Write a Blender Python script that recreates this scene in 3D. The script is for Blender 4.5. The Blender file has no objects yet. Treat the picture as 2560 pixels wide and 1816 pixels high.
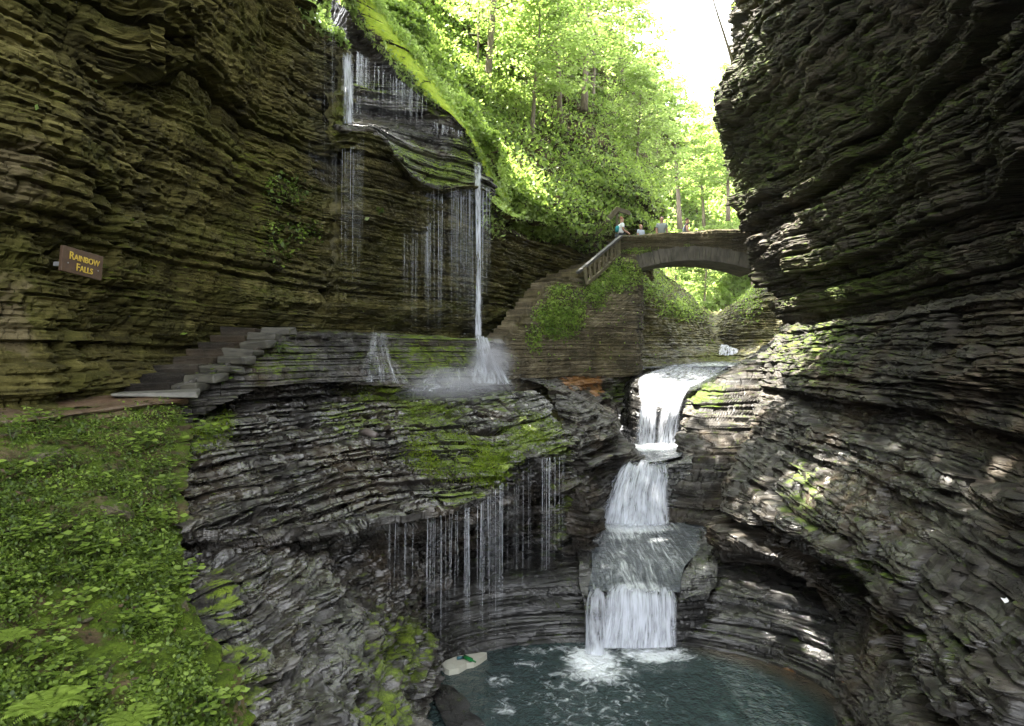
import bpy, bmesh, math, random
import numpy as np
from mathutils import Vector, Matrix
R = math.radians
SC = bpy.context.scene
# ------------------------------------------------------------------ camera, sky, sun, exposure
F, CX, CY = 1668.0, 1280.0, 880.0          # focal length and horizon in photograph pixels, used to measure the place
cam_d = bpy.data.cameras.new("camera"); cam = bpy.data.objects.new("camera", cam_d); SC.collection.objects.link(cam)
cam_d.sensor_width = 36; cam_d.lens = 36*F/2560; cam_d.shift_y = -28/2560; cam_d.clip_end = 2000; cam_d.clip_start = 0.05
cam.location = (0, 0, 0); cam.rotation_euler = (R(90), 0, 0); SC.camera = cam
SUN_DIR = Vector((-0.35, 0.20, 0.915)).normalized()
W = bpy.data.worlds.new("World"); SC.world = W; W.use_nodes = True
wn = W.node_tree.nodes; sky = wn.new("ShaderNodeTexSky"); sky.sky_type = 'NISHITA'; sky.sun_disc = False
sky.sun_elevation = math.asin(SUN_DIR.z); sky.sun_rotation = math.atan2(SUN_DIR.x, SUN_DIR.y); sky.dust_density = 2.0
hs = wn.new('ShaderNodeHueSaturation'); hs.inputs['Saturation'].default_value = .16; W.node_tree.links.new(sky.outputs[0], hs.inputs['Color']); W.node_tree.links.new(hs.outputs[0], wn["Background"].inputs[0]); wn["Background"].inputs[1].default_value = 0.15
sd = bpy.data.lights.new("sun", 'SUN'); sun = bpy.data.objects.new("sun", sd); SC.collection.objects.link(sun)
sd.energy = 5.0; sd.angle = R(0.6); sd.color = (1.0, 0.94, 0.85)
sun.rotation_euler = SUN_DIR.to_track_quat('Z', 'Y').to_euler(); sun.location = SUN_DIR*100
SC.view_settings.view_transform = 'Standard'; SC.view_settings.look = 'None'
SC.view_settings.exposure = 3.75; SC.view_settings.gamma = 1
SC.cycles.use_denoising = True; SC.cycles.max_bounces = 8; SC.cycles.diffuse_bounces = 4; SC.cycles.glossy_bounces = 3
SC.cycles.transmission_bounces = 4; SC.cycles.transparent_max_bounces = 24; SC.cycles.volume_bounces = 0
SC.cycles.sample_clamp_indirect = 6; SC.cycles.caustics_reflective = False; SC.cycles.caustics_refractive = False

rng = np.random.default_rng(7); random.seed(7)
# ------------------------------------------------------------------ numeric helpers
def P(px, py, d): return ((px-CX)*d/F, d, (CY-py)*d/F)
def V(px, py, d): return Vector(P(px, py, d))
def proj(p): return CX+F*p[..., 0]/np.maximum(p[..., 1], .3), CY-F*p[..., 2]/np.maximum(p[..., 1], .3)
def hsh(*k):
    h = np.zeros(np.broadcast(*k).shape, np.uint32)
    for i, a in enumerate(k):
        h = (h ^ (np.asarray(a).astype(np.int64).astype(np.uint32)*np.uint32([374761393, 668265263, 2246822519, 3266489917][i])))*np.uint32(2654435761)
        h = h ^ (h >> np.uint32(15))
    h = h*np.uint32(2246822519); h = h ^ (h >> np.uint32(13))
    return h.astype(np.float64)/4294967296.0
def vnoise(x, y, z, s=0):
    xi, yi, zi = np.floor(x), np.floor(y), np.floor(z); fx, fy, fz = x-xi, y-yi, z-zi
    fx, fy, fz = [f*f*(3-2*f) for f in (fx, fy, fz)]
    r = 0
    for a in (0, 1):
        for b in (0, 1):
            for c in (0, 1):
                r = r+hsh(xi+a, yi+b, zi+c, s)*(fx if a else 1-fx)*(fy if b else 1-fy)*(fz if c else 1-fz)
    return r
def fbm(p, sc, octv=4, s=0, zs=1.0):
    r = 0; a = .5; f = sc
    for o in range(octv):
        r = r+a*(vnoise(p[..., 0]*f+o*7.1, p[..., 1]*f+o*3.7, p[..., 2]*f*zs+o*5.3, s+o)-.5); a *= .5; f *= 2.03
    return r*2
def crw(s, n):                                # Catmull-Rom weights of n control points at parameters s
    Wm = np.zeros((len(s), n)); i = np.clip(np.floor(s).astype(int), 0, n-2); t = s-i
    w = [(-t+2*t*t-t**3)/2, (2-5*t*t+3*t**3)/2, (t+4*t*t-3*t**3)/2, (-t*t+t**3)/2]
    for k in range(4):
        j = np.clip(i+k-1, 0, n-1); np.add.at(Wm, (np.arange(len(s)), j), w[k])
    return Wm
def spread(C, n, ax):                         # parameters spaced evenly over the control lengths
    px, py = proj(C); pl = np.hypot(np.diff(px, axis=ax), np.diff(py, axis=ax)); pl = np.minimum(pl, 500)
    wl = np.linalg.norm(np.diff(C, axis=ax), axis=-1)
    L = (pl+wl*25).mean(axis=1-ax)+1e-3; cum = np.concatenate([[0], np.cumsum(L)])
    return np.interp(np.linspace(0, cum[-1], n), cum, np.arange(len(cum)))
def loft(rows, nu, nv, world=False):
    C = np.array([[p if world else (p[:3] if len(p) == 4 else P(*p)) for p in r] for r in rows], float)
    return np.einsum('ar,rcx,bc->abx', crw(spread(C, nv, 0), C.shape[0]), C, crw(spread(C, nu, 1), C.shape[1]))
def behind(rows, dx=.6):                       # carry a wall on past the camera
    return [r+[(P(*r[-1])[0]+dx*.5, -1.5, P(*r[-1])[2], 0), (P(*r[-1])[0]+dx, -9, P(*r[-1])[2], 0)] for r in rows]
def normals(G):
    n = np.cross(np.gradient(G, axis=1), np.gradient(G, axis=0)); n /= np.linalg.norm(n, axis=-1, keepdims=True)+1e-9
    s = np.sign((n*(-G)).sum(-1).mean()); return n*(s if s else 1)
def arclen(G, ax):
    d = np.linalg.norm(np.diff(G, axis=ax), axis=-1); z = np.zeros_like(np.take(d, [0], axis=ax))
    return np.cumsum(np.concatenate([z, d], axis=ax), axis=ax)
def ell(G, specs):                            # soft spots on a surface: (px, py, rx, ry, value)
    px, py = proj(G); m = np.zeros(px.shape)
    for cx, cy, rx, ry, v in specs:
        m = np.maximum(m, v*np.clip(1.35-np.hypot((px-cx)/rx, (py-cy)/ry), 0, 1)) if v > 0 else m+v*np.clip(1.35-np.hypot((px-cx)/rx, (py-cy)/ry), 0, 1)
    return np.clip(m, 0, 1)
# ------------------------------------------------------------------ object helpers
def tag(o, label=None, cat=None, group=None, kind=None):
    for k, v in (('label', label), ('category', cat), ('group', group), ('kind', kind)):
        if v: o[k] = v
    return o
def link(o, parent=None):
    SC.collection.objects.link(o)
    if parent: o.parent = parent
    return o
def empty(name, loc, label, cat, group=None, rz=0):
    o = bpy.data.objects.new(name, None); o.location = loc; o.rotation_euler[2] = rz; o.empty_display_size = .1
    return tag(link(o), label, cat, group)
def mesh_np(name, v, f, mat, parent=None, smooth=True, attrs=None, n=4):
    me = bpy.data.meshes.new(name); v = np.asarray(v, np.float32).reshape(-1, 3); f = np.asarray(f, np.int32).reshape(-1, n)
    me.vertices.add(len(v)); me.vertices.foreach_set('co', v.ravel())
    me.loops.add(f.size); me.loops.foreach_set('vertex_index', f.ravel())
    me.polygons.add(len(f)); me.polygons.foreach_set('loop_start', np.arange(0, f.size, n, dtype=np.int32))
    me.polygons.foreach_set('loop_total', np.full(len(f), n, np.int32))
    me.polygons.foreach_set('use_smooth', np.full(len(f), bool(smooth)))
    for k, a in (attrs or {}).items():
        a = np.asarray(a, np.float32)
        if a.ndim == 2 and a.shape[1] == 4: at = me.attributes.new(k, 'FLOAT_COLOR', 'POINT'); at.data.foreach_set('color', a.ravel())
        elif a.ndim == 2: at = me.attributes.new(k, 'FLOAT_VECTOR', 'POINT'); at.data.foreach_set('vector', a.ravel())
        else: at = me.attributes.new(k, 'FLOAT', 'POINT'); at.data.foreach_set('value', a.ravel())
    me.update(calc_edges=True); me.materials.append(mat)
    return link(bpy.data.objects.new(name, me), parent)
def gfaces(nv, nu):
    i = np.arange(nv*nu).reshape(nv, nu)
    return np.stack([i[:-1, :-1], i[:-1, 1:], i[1:, 1:], i[1:, :-1]], -1).reshape(-1, 4)
def grid_obj(name, G, mat, parent=None, smooth=True, **attrs):
    nv, nu = G.shape[:2]
    return mesh_np(name, G, gfaces(nv, nu), mat, parent, smooth, {k: a.reshape(nv*nu, *a.shape[2:]) for k, a in attrs.items()})
class MB:                                     # collects boxes and tubes, links them as one mesh
    def __init__(s): s.v = []; s.f = []
    def add(s, v, f): o = len(s.v); s.v += [tuple(q) for q in v]; s.f += [tuple(i+o for i in q) for q in f]
    def box(s, c, sx, sy, sz, M=None, jit=0):
        vs = []
        for i in range(8):
            q = Vector(((1 if i & 1 else -1)*sx/2, (1 if i & 2 else -1)*sy/2, (1 if i & 4 else -1)*sz/2))
            if jit: q += Vector([random.uniform(-jit, jit) for _ in range(3)])
            vs.append(Vector(c)+(M @ q if M else q))
        s.add(vs, [(0, 2, 3, 1), (4, 5, 7, 6), (0, 1, 5, 4), (2, 6, 7, 3), (0, 4, 6, 2), (1, 3, 7, 5)])
    def bar(s, a, b, w, h):
        a, b = Vector(a), Vector(b); q = (b-a).to_track_quat('Y', 'Z').to_matrix(); s.box((a+b)/2, w, (b-a).length, h, q)
    def tube(s, pts, rad, n=7):
        pts = [Vector(p) for p in pts]; vs = []; fs = []
        for i, p in enumerate(pts):
            t = (pts[min(i+1, len(pts)-1)]-pts[max(i-1, 0)]).normalized(); q = t.to_track_quat('Z', 'Y').to_matrix()
            for k in range(n):
                a = 2*math.pi*k/n; vs.append(p+q @ Vector((math.cos(a), math.sin(a), 0))*rad[i])
        for i in range(len(pts)-1):
            for k in range(n): fs.append((i*n+k, i*n+(k+1) % n, (i+1)*n+(k+1) % n, (i+1)*n+k))
        fs.append(tuple(range(n))[::-1]); fs.append(tuple((len(pts)-1)*n+k for k in range(n))); s.add(vs, fs)
    def build(s, name, mat, parent=None, smooth=False, bevel=0):
        me = bpy.data.meshes.new(name); me.from_pydata(s.v, [], s.f); me.materials.append(mat)
        if smooth: me.polygons.foreach_set('use_smooth', [True]*len(me.polygons))
        o = link(bpy.data.objects.new(name, me), parent)
        if bevel:
            m = o.modifiers.new('b', 'BEVEL'); m.width = bevel; m.segments = 2
        return o
# ------------------------------------------------------------------ materials
class NT:
    def __init__(s, name):
        s.m = bpy.data.materials.new(name); s.m.use_nodes = True; s.t = s.m.node_tree; s.t.nodes.clear()
        s.out = s.n('ShaderNodeOutputMaterial')
    def n(s, typ, ins=None, **kw):
        nd = s.t.nodes.new(typ)
        for k, v in kw.items(): setattr(nd, k, v)
        for k, v in (ins or {}).items(): s.set(nd.inputs[k], v)
        return nd
    def set(s, sock, v):
        if hasattr(v, 'is_linked') or isinstance(v, bpy.types.NodeSocket): s.t.links.new(v, sock)
        else:
            if isinstance(v, tuple) and len(v) == 3 and sock.type == 'RGBA': v = (*v, 1)
            sock.default_value = v
    def noise(s, scale, detail=5, vec=None, rough=.55, dist=0):
        return s.n('ShaderNodeTexNoise', {'Scale': scale, 'Detail': detail, 'Roughness': rough, 'Distortion': dist, **({'Vector': vec} if vec else {})}).outputs['Fac']
    def math(s, op, a, b=0.0, clamp=False): return s.n('ShaderNodeMath', {0: a, 1: b}, operation=op, use_clamp=clamp).outputs[0]
    def mix(s, f, a, b): return s.n('ShaderNodeMix', {0: f, 6: a, 7: b}, data_type='RGBA').outputs[2]
    def ramp(s, f, stops):
        nd = s.n('ShaderNodeValToRGB', {0: f}); e = nd.color_ramp.elements
        while len(e) < len(stops): e.new(.5)
        for el, (p, c) in zip(e, stops): el.position = p; el.color = (*c, 1) if len(c) == 3 else c
        return nd.outputs[0]
    def step(s, f, lo, hi): return s.n('ShaderNodeMapRange', {0: f, 1: lo, 2: hi}, interpolation_type='SMOOTHSTEP').outputs[0]
    def pos(s, scale=(1, 1, 1)):
        g = s.n('ShaderNodeTexCoord').outputs['Object']
        return s.n('ShaderNodeMapping', {'Vector': g, 'Scale': scale}).outputs[0]
    def attr(s, name): return s.n('ShaderNodeAttribute', attribute_name=name)
    def fin(s, sh): s.t.links.new(sh, s.out.inputs[0]); return s.m
def rock_mat(name, cols, moss=((.018, .03, .004), (.07, .105, .01)), bump=.5, dry=.9, wetr=.16, mossbias=0., spec=.6, orange=(.15, .068, .016)):
    t = NT(name); p0 = t.pos(); ps = t.pos((.55, .55, 7.0)); pf = t.pos((3.0, 3.0, 16.0))
    msk = t.attr('mask'); sep = t.n('ShaderNodeSeparateColor', {0: msk.outputs['Color']})
    ns = t.noise(1.0, 8, ps, .62); nb = t.noise(1.1, 6, p0, .6); nf = t.noise(1.6, 6, pf, .65); ng = t.noise(38, 4, p0, .6)
    k = t.math('ADD', t.math('MULTIPLY', ns, .5), t.math('ADD', t.math('MULTIPLY', nb, .3), t.math('MULTIPLY', nf, .2)))
    col = t.ramp(k, [(.33, cols[0]), (.45, cols[1]), (.54, cols[2]), (.66, cols[3])])
    col = t.mix(t.math('MULTIPLY', t.step(t.noise(.5, 3, t.pos((1, 1, 2))), .45, .65), .55), col, cols[4])
    col = t.mix(t.math('MULTIPLY', t.step(ng, .45, .75), .25), col, cols[3])
    up = t.n('ShaderNodeSeparateXYZ', {0: t.n('ShaderNodeNewGeometry').outputs['Normal']}).outputs[2]
    mn = t.noise(3.4, 10, t.pos((1, 1, 1.8)), .74)
    mf = t.math('ADD', t.math('ADD', sep.outputs[0], t.math('MULTIPLY', t.math('SUBTRACT', mn, .5), 2.4)), t.math('ADD', t.math('MULTIPLY', up, .55), mossbias-.70))
    mf = t.step(mf, 0.0, .22)
    mc = t.mix(t.step(t.math('ADD', t.math('MULTIPLY', t.noise(5, 6, p0, .7), .6), t.math('MULTIPLY', t.noise(45, 4, p0, .7), .4)), .36, .64), moss[0], moss[1])
    st = t.step(t.math('ADD', sep.outputs[2], t.math('MULTIPLY', t.math('SUBTRACT', t.noise(3, 5, p0), .5), 1.2)), .42, .65)
    seep = t.math('MULTIPLY', t.step(t.noise(.8, 6, t.pos((1, 1, .22)), .65), .46, .66), .62)
    col = t.mix(seep, col, tuple(.30*q+.002 for q in cols[1])); col = t.mix(st, col, orange); col = t.mix(mf, col, mc)
    wet = t.math('MULTIPLY', sep.outputs[1], t.step(t.noise(2.2, 4, p0), .25, .6), True)
    wet = t.math('MULTIPLY', wet, t.math('SUBTRACT', 1.0, t.math('MULTIPLY', mf, .7)))
    rough = t.math('ADD', dry, t.math('MULTIPLY', wet, wetr-dry))
    h = t.math('ADD', t.math('MULTIPLY', nf, .6), t.math('ADD', t.math('MULTIPLY', ng, .22), t.math('MULTIPLY', t.noise(9, 5, t.pos((1, 1, 4)), .6), .5)))
    h = t.math('ADD', h, t.math('MULTIPLY', mf, .15))
    bp = t.n('ShaderNodeBump', {'Strength': bump, 'Distance': .06, 'Height': h}).outputs[0]
    pr = t.n('ShaderNodeBsdfPrincipled', {'Base Color': col, 'Roughness': rough, 'Normal': bp, 'Specular IOR Level': t.math('ADD', .12, t.math('MULTIPLY', wet, spec))})
    return t.fin(pr.outputs[0])
OLIVE = [(.008, .0065, .002), (.031, .027, .0075), (.074, .065, .018), (.18, .155, .06), (.052, .055, .010)]
GREYB = [(.0035, .003, .0025), (.0105, .0092, .0074), (.026, .0225, .0175), (.10, .09, .072), (.052, .036, .019)]
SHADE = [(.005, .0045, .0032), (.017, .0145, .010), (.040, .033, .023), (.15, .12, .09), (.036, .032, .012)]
DARKW = [(.003, .003, .003), (.009, .009, .0088), (.019, .0185, .017), (.05, .048, .044), (.015, .013, .009)]
TAN = [(.018, .016, .010), (.062, .052, .031), (.135, .112, .068), (.26, .225, .15), (.10, .086, .036)]
M = {}
M['cliff'] = rock_mat('olive brown bedded shale', OLIVE, orange=(.10, .082, .042), moss=((.02, .025, .003), (.085, .095, .010)))
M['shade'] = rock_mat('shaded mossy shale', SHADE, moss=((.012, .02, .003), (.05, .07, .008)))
M['grey'] = rock_mat('grey bedded shale', GREYB)
M['dark'] = rock_mat('dark wet shale', DARKW, wetr=.12, dry=.6)
M['terrace'] = rock_mat('wet mossy shale', GREYB, moss=((.022, .036, .005), (.14, .19, .018)), wetr=.14, bump=.6, spec=1.3)
M['masonry'] = rock_mat('dry laid stone', TAN, bump=.6)
M['mossy'] = rock_mat('wet moss', GREYB, moss=((.22, .32, .02), (.38, .46, .05)), wetr=.2)
M['soil'] = rock_mat('leaf litter soil', [(.02, .014, .008), (.05, .036, .02), (.09, .065, .035), (.14, .11, .06), (.05, .06, .02)])
def leaf_mat(name, a, b, c, trans=.45, gloss=.35):
    t = NT(name); k = t.attr('rnd').outputs['Fac']
    col = t.ramp(k, [(0, a), (.55, b), (1, c)])
    pr = t.n('ShaderNodeBsdfPrincipled', {'Base Color': col, 'Roughness': .5, 'Specular IOR Level': gloss})
    tr = t.n('ShaderNodeBsdfTranslucent', {'Color': t.mix(.5, col, (.33, .45, .09))})
    return t.fin(t.n('ShaderNodeMixShader', {0: trans, 1: pr.outputs[0], 2: tr.outputs[0]}).outputs[0])
M['leaf'] = leaf_mat('sunlit leaves', (.055, .115, .015), (.155, .245, .035), (.29, .38, .09), .62)  # tones raised so the partly shaded hillside looks sunlit
M['leafb'] = leaf_mat('overexposed tree leaves', (.14, .22, .05), (.29, .39, .11), (.44, .52, .24), .68)  # paler than real leaves, overexposed backlight put into the colour
M['leafn'] = leaf_mat('shade plant leaves', (.012, .024, .003), (.065, .11, .010), (.20, .28, .045), .3)
M['leafm'] = leaf_mat('moss sprigs', (.05, .085, .006), (.10, .15, .01), (.17, .22, .02), .3, .1)
def simple(name, col, rough=.7, col2=None, scale=8, stretch=(1, 1, 1), bump=.2, spec=.4):
    t = NT(name); nz = t.noise(scale, 6, t.pos(stretch), .6)
    c = t.mix(t.step(nz, .35, .7), col, col2 or tuple(x*.55 for x in col))
    bp = t.n('ShaderNodeBump', {'Strength': bump, 'Distance': .02, 'Height': nz}).outputs[0]
    return t.fin(t.n('ShaderNodeBsdfPrincipled', {'Base Color': c, 'Roughness': rough, 'Normal': bp, 'Specular IOR Level': spec}).outputs[0])
M['bark'] = simple('grey bark', (.19, .15, .11), .85, (.09, .07, .05), 6, (3, 3, .6), .6)
M['wood'] = simple('weathered wood', (.11, .095, .05), .8, (.055, .046, .025), 7, (1, 1, 1), .3)
M['wood2'] = simple('grey weathered wood', (.07, .068, .065), .75, (.035, .034, .03), 7)
M['signwood'] = simple('brown sign board', (.060, .034, .017), .6, (.04, .022, .012), 12, (1, 1, 6))
M['gold'] = simple('yellow paint', (.42, .30, .04), .5, (.34, .23, .03), 20)
M['bolt'] = simple('dull steel', (.2, .2, .2), .4)
M['stone'] = simple('pale grey flagstone', (.12, .115, .095), .6, (.06, .058, .05), 5, (1, 1, 3), .4)
M['stepstone'] = simple('worn grey step stone', (.062, .058, .042), .6, (.022, .021, .016), 4, (1, 1, 3), .7)
M['stairstone'] = simple('grey stair stone', (.06, .056, .046), .6, (.028, .026, .02), 5, (1, 1, 3), .5)
M['stoned'] = simple('dark wet flagstone', (.045, .042, .036), .35, (.025, .024, .02), 5, (1, 1, 3), .4)
def water_mat(nm, c1, st, lo, hi, d=.09):
    t = NT(nm); msk = t.attr('mask'); sep = t.n('ShaderNodeSeparateColor', {0: msk.outputs['Color']})
    fn = t.noise(4.0, 7, t.pos(st), .65, 1.2)
    fo = t.step(t.math('ADD', sep.outputs[0], t.math('MULTIPLY', t.math('SUBTRACT', fn, .5), 1.5)), lo, hi)
    base = t.mix(sep.outputs[2], c1, (.075, .045, .022))
    col = t.mix(fo, base, (.80, .84, .86))
    h = t.math('ADD', t.math('MULTIPLY', t.noise(5.5, 4, t.pos((1, .8, 1)), .55, .6), 1.0), t.math('MULTIPLY', t.noise(17, 3, t.pos(), .5, .5), .28))
    bp = t.n('ShaderNodeBump', {'Strength': t.math('MULTIPLY', sep.outputs[1], 1.0), 'Distance': d, 'Height': h}).outputs[0]
    pr = t.n('ShaderNodeBsdfPrincipled', {'Base Color': col, 'Roughness': t.math('ADD', .06, t.math('MULTIPLY', fo, .6)), 'Normal': bp, 'IOR': 1.33, 'Specular IOR Level': .6})
    return t.fin(pr.outputs[0])
M['water'] = water_mat('pool water', (.022, .038, .037), (1, 1, 1), .36, 1.0, .5)
M['stream'] = water_mat('stream water', (.042, .050, .056), (2.2, .25, 1), .18, 1.25, .20)
def fall_mat(name, dens, lo, hi, su=1.0, sv=.10, tint=(.86, .89, .94), base=.18):
    t = NT(name); fl = t.attr('flow').outputs['Vector']
    mp = t.n('ShaderNodeMapping', {'Vector': fl, 'Scale': (su, sv, 1)}).outputs[0]
    a = t.noise(9, 4, mp, .6); b = t.noise(30, 3, mp, .6)
    k = t.step(t.math('ADD', t.math('MULTIPLY', a, .65), t.math('MULTIPLY', b, .35)), lo, hi)
    ed = t.attr('dens').outputs['Fac']
    al = t.math('MULTIPLY', t.math('MULTIPLY', t.math('ADD', base, t.math('MULTIPLY', k, 1-base)), ed), dens, True)
    df = t.n('ShaderNodeBsdfDiffuse', {0: tint}); tl = t.n('ShaderNodeBsdfTranslucent', {0: tint})
    w = t.n('ShaderNodeMixShader', {0: .4, 1: df.outputs[0], 2: tl.outputs[0]}).outputs[0]
    tr = t.n('ShaderNodeBsdfTransparent').outputs[0]
    return t.fin(t.n('ShaderNodeMixShader', {0: al, 1: tr, 2: w}).outputs[0])
M['fall'] = fall_mat('white falling water', .88, .38, .62, 1.0, .10, (.66, .69, .75))
M['slide'] = fall_mat('thin sliding water', .85, .36, .64, 1.0, .14, (.66, .69, .76), .12)
M['film'] = fall_mat('thin water film', .42, .44, .68, 1.2, .10, (.78, .81, .86), .08)
M['veil'] = fall_mat('thin water veil', .42, .53, .68, 2.0, .005, (.8, .83, .88), 0.)
M['strand'] = fall_mat('water strand', .55, .2, .5, 1, .05)
# ------------------------------------------------------------------ rock builder
def bed(G, N, U, scales, amp=1., terr=0., rough=.05, seed=0, warp=.07, bigA=.0, bigS=.4, wob=.30, slot=.12, fk=.6):
    """push a smooth surface into bedded, jointed rock: each bed sticks out or back, with open bedding planes, deep slots and joints"""
    x, y, z = G[..., 0], G[..., 1], G[..., 2]
    zz = z+warp*fbm(G, .35, 3, seed+50)
    H = N.copy(); H[..., 2] *= .12; H /= np.linalg.norm(H, axis=-1, keepdims=True)+1e-6
    flat = np.clip(np.abs(N[..., 2])*1.25-.25, 0, 1)
    D = np.zeros(z.shape); Z = np.zeros(z.shape)
    for i, (t, L, A, cr) in enumerate(scales):
        s = seed+i*13
        q = zz/t+wob*fbm(G, .32/t**.5, 5, s+3)+vnoise(U*.0, U*.0, zz/t*.37, s)*1.3
        k = np.floor(q); f = q-k; hk = hsh(k, k*0+s+4)
        Lk = L*(.45+1.5*hsh(k, k*0+s)); uu = U/Lk+hsh(k, k*0+s+1)*9+.25*fbm(G, 1.5, 3, s+5); b = np.floor(uu); fu = uu-b; hb = hsh(k, b, b*0+s)
        off = .75*hb+.35*hsh(k, b*0+s+2)-.55+.5*(hsh(k, b, b*0+s+7)-.5)*(fu-.5)-.9*(hk < slot)
        e = np.minimum(f, 1-f)
        D += A*(off+.35*(hk-.5)*(f-.5)-cr*(.35+.65*(hk > .4))*np.exp(-(e/.075)**2)-.8*cr*(hb > .45)*np.exp(-(np.minimum(fu, 1-fu)*Lk/(.025+.06*t))**2))
        if terr:
            g = np.clip((f-.7)/.3, 0, 1); Z += terr*t*(g-f)*(.5, .9, .5)[i]
    nz = fbm(G, 2.2, 5, seed+80, 2.2)
    D = amp*D+rough*nz+bigA*fbm(G, bigS, 3, seed+90)
    O = G+H*(D*(1-fk*flat))[..., None]+N*(rough*.8*flat*nz)[..., None]
    O[..., 2] += amp*Z*np.clip(flat*2.2, 0, 1)
    return O
def rock(name, rows, nu, nv, mat, scales, moss=(), wet=(), stain=(), basem=0., basew=0., world=False, label=None, pre=None, kind='structure', tagit=True, parent=None, mossn=0., smooth=False, **kw):
    G = rows if isinstance(rows, np.ndarray) else loft(rows, nu, nv, world)
    if pre is not None: G = pre(G)
    N = normals(G); O = bed(G, N, arclen(G, 1), scales, **kw)
    m = np.zeros(O.shape[:2]+(4,)); m[..., 3] = 1
    m[..., 0] = np.clip(basem+ell(O, moss)+mossn*fbm(O, .25, 3, 77), 0, 1); m[..., 1] = np.clip(basew+ell(O, wet), 0, 1); m[..., 2] = ell(O, stain)
    o = grid_obj(name, O, mat, parent, smooth, mask=m)
    if tagit: tag(o, label, None, None, kind)
    return o, O, normals(O)
BEDS = [(.75, 1.0, .32, .25), (.15, .42, .16, .6), (.06, .2, .06, .8)]
FINE = [(.30, 1.1, .22, .4), (.10, .5, .075, .7), (.045, .25, .03, .8)]
COURSE = [(.13, .34, .07, .9), (.052, .16, .03, 1.0)]

# ---- the overhanging cliff on the left, from beside the camera to the bridge
lw = [(-1500, 5.0), (-700, 6.3), (-300, 7.6), (0, 9.1), (200, 10.4), (420, 12.4), (560, 14.2), (640, 15.3), (690, 16.1), (740, 16.9), (800, 17.8), (838, 18.4), (872, 18.9), (945, 20), (1010, 20.8), (1080, 21.6),
      (1140, 22.3), (1198, 23.1), (1260, 24.8), (1330, 27), (1420, 29.5), (1500, 31.5), (1580, 33.5), (1640, 35.5)]
lt = [(690, -120, 15.6), (756, 0, 16.6), (778, 38, 17.2), (815, 74, 17.8), (866, 118, 18.3), (846, 322, 17.2), (890, 336, 17.1), (936, 336, 17.3), (1000, 400, 18.3), (1072, 466, 19.3), (1137, 460, 20.1), (1198, 466, 21.1),
      (1252, 528, 22.8), (1334, 548, 26.0), (1400, 562, 28.5), (1487, 582, 30.6), (1560, 552, 32.8), (1628, 575, 35)]
def left_cliff():
    base = np.array([(-10.6, -9, 0), (-9.4, -1.5, 0)]+[P(a, 880, d) for a, d in lw])
    tan = np.gradient(base, axis=0); nrm = np.stack([tan[:, 1], -tan[:, 0], 0*tan[:, 0]], 1); nrm /= np.linalg.norm(nrm, axis=1)[:, None]
    top = base+nrm*2.3; top[:, 2] = 13; top[8:] = np.array([P(*q) for q in lt])
    T = np.concatenate([np.linspace(0, .40, 9), np.linspace(.45, 1, 12)]); rows = []
    for t in T:
        z = -3+t*(top[:, 2]+3); zr = np.clip(z/top[:, 2], 0, 1)
        w = zr**1.15; rec = np.interp(z, [-3, -1, -.35, .2, .85, 1.0, 1.12, 1.8], [.5, .15, -.25, -.42, -.42, -.25, .12, .0])
        p = base+(top-base)*w[:, None]*np.array([1, 1, 0])+nrm*rec[:, None]; p[:, 2] = z; rows.append(p)
    g = rows[-1]-nrm*np.where(np.arange(len(base)) < 9, 5.0, .25)[:, None]; g[:, 2] += np.where(np.arange(len(base)) < 9, .5, -.1); rows.append(g)
    return rows
def cliff_pre(G):
    px, py = proj(G); n = normals(G); n[..., 2] = 0
    a = np.clip(1-np.hypot((px-20)/150, (py-880)/330), 0, 1)**.7*.75                      # bulging pillar beside the sign
    b = np.clip((1-np.maximum(np.abs(px-395)/85, np.abs(py-95)/105))*4, 0, 1)*.55         # hanging block
    c = np.clip(1-np.hypot((px-60)/260, (py-380)/260), 0, 1)**.5*.5
    return G+n*(a+b+c)[..., None]
cl, CO, CN = rock('cliff', loft(left_cliff(), 1150, 620, True), 0, 0, M['cliff'], BEDS, pre=cliff_pre, rough=.10, seed=3, bigA=.35, bigS=.5,
     basem=.13, mossn=.45, moss=[(640, 420, 160, 90, .62), (700, 560, 160, 120, .5), (1320, 780, 200, 120, .45), (1240, 700, 90, 160, .5), (420, 700, 420, 140, .36), (860, 300, 40, 120, .7)],
     wet=[(1000, 700, 330, 300, .55), (860, 250, 130, 250, .5)], stain=[(40, 420, 150, 170, .62), (30, 800, 110, 160, .6), (250, 250, 160, 90, .35), (400, 100, 70, 90, .4)], label='overhanging olive brown cliff of bedded shale behind the falls')
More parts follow.
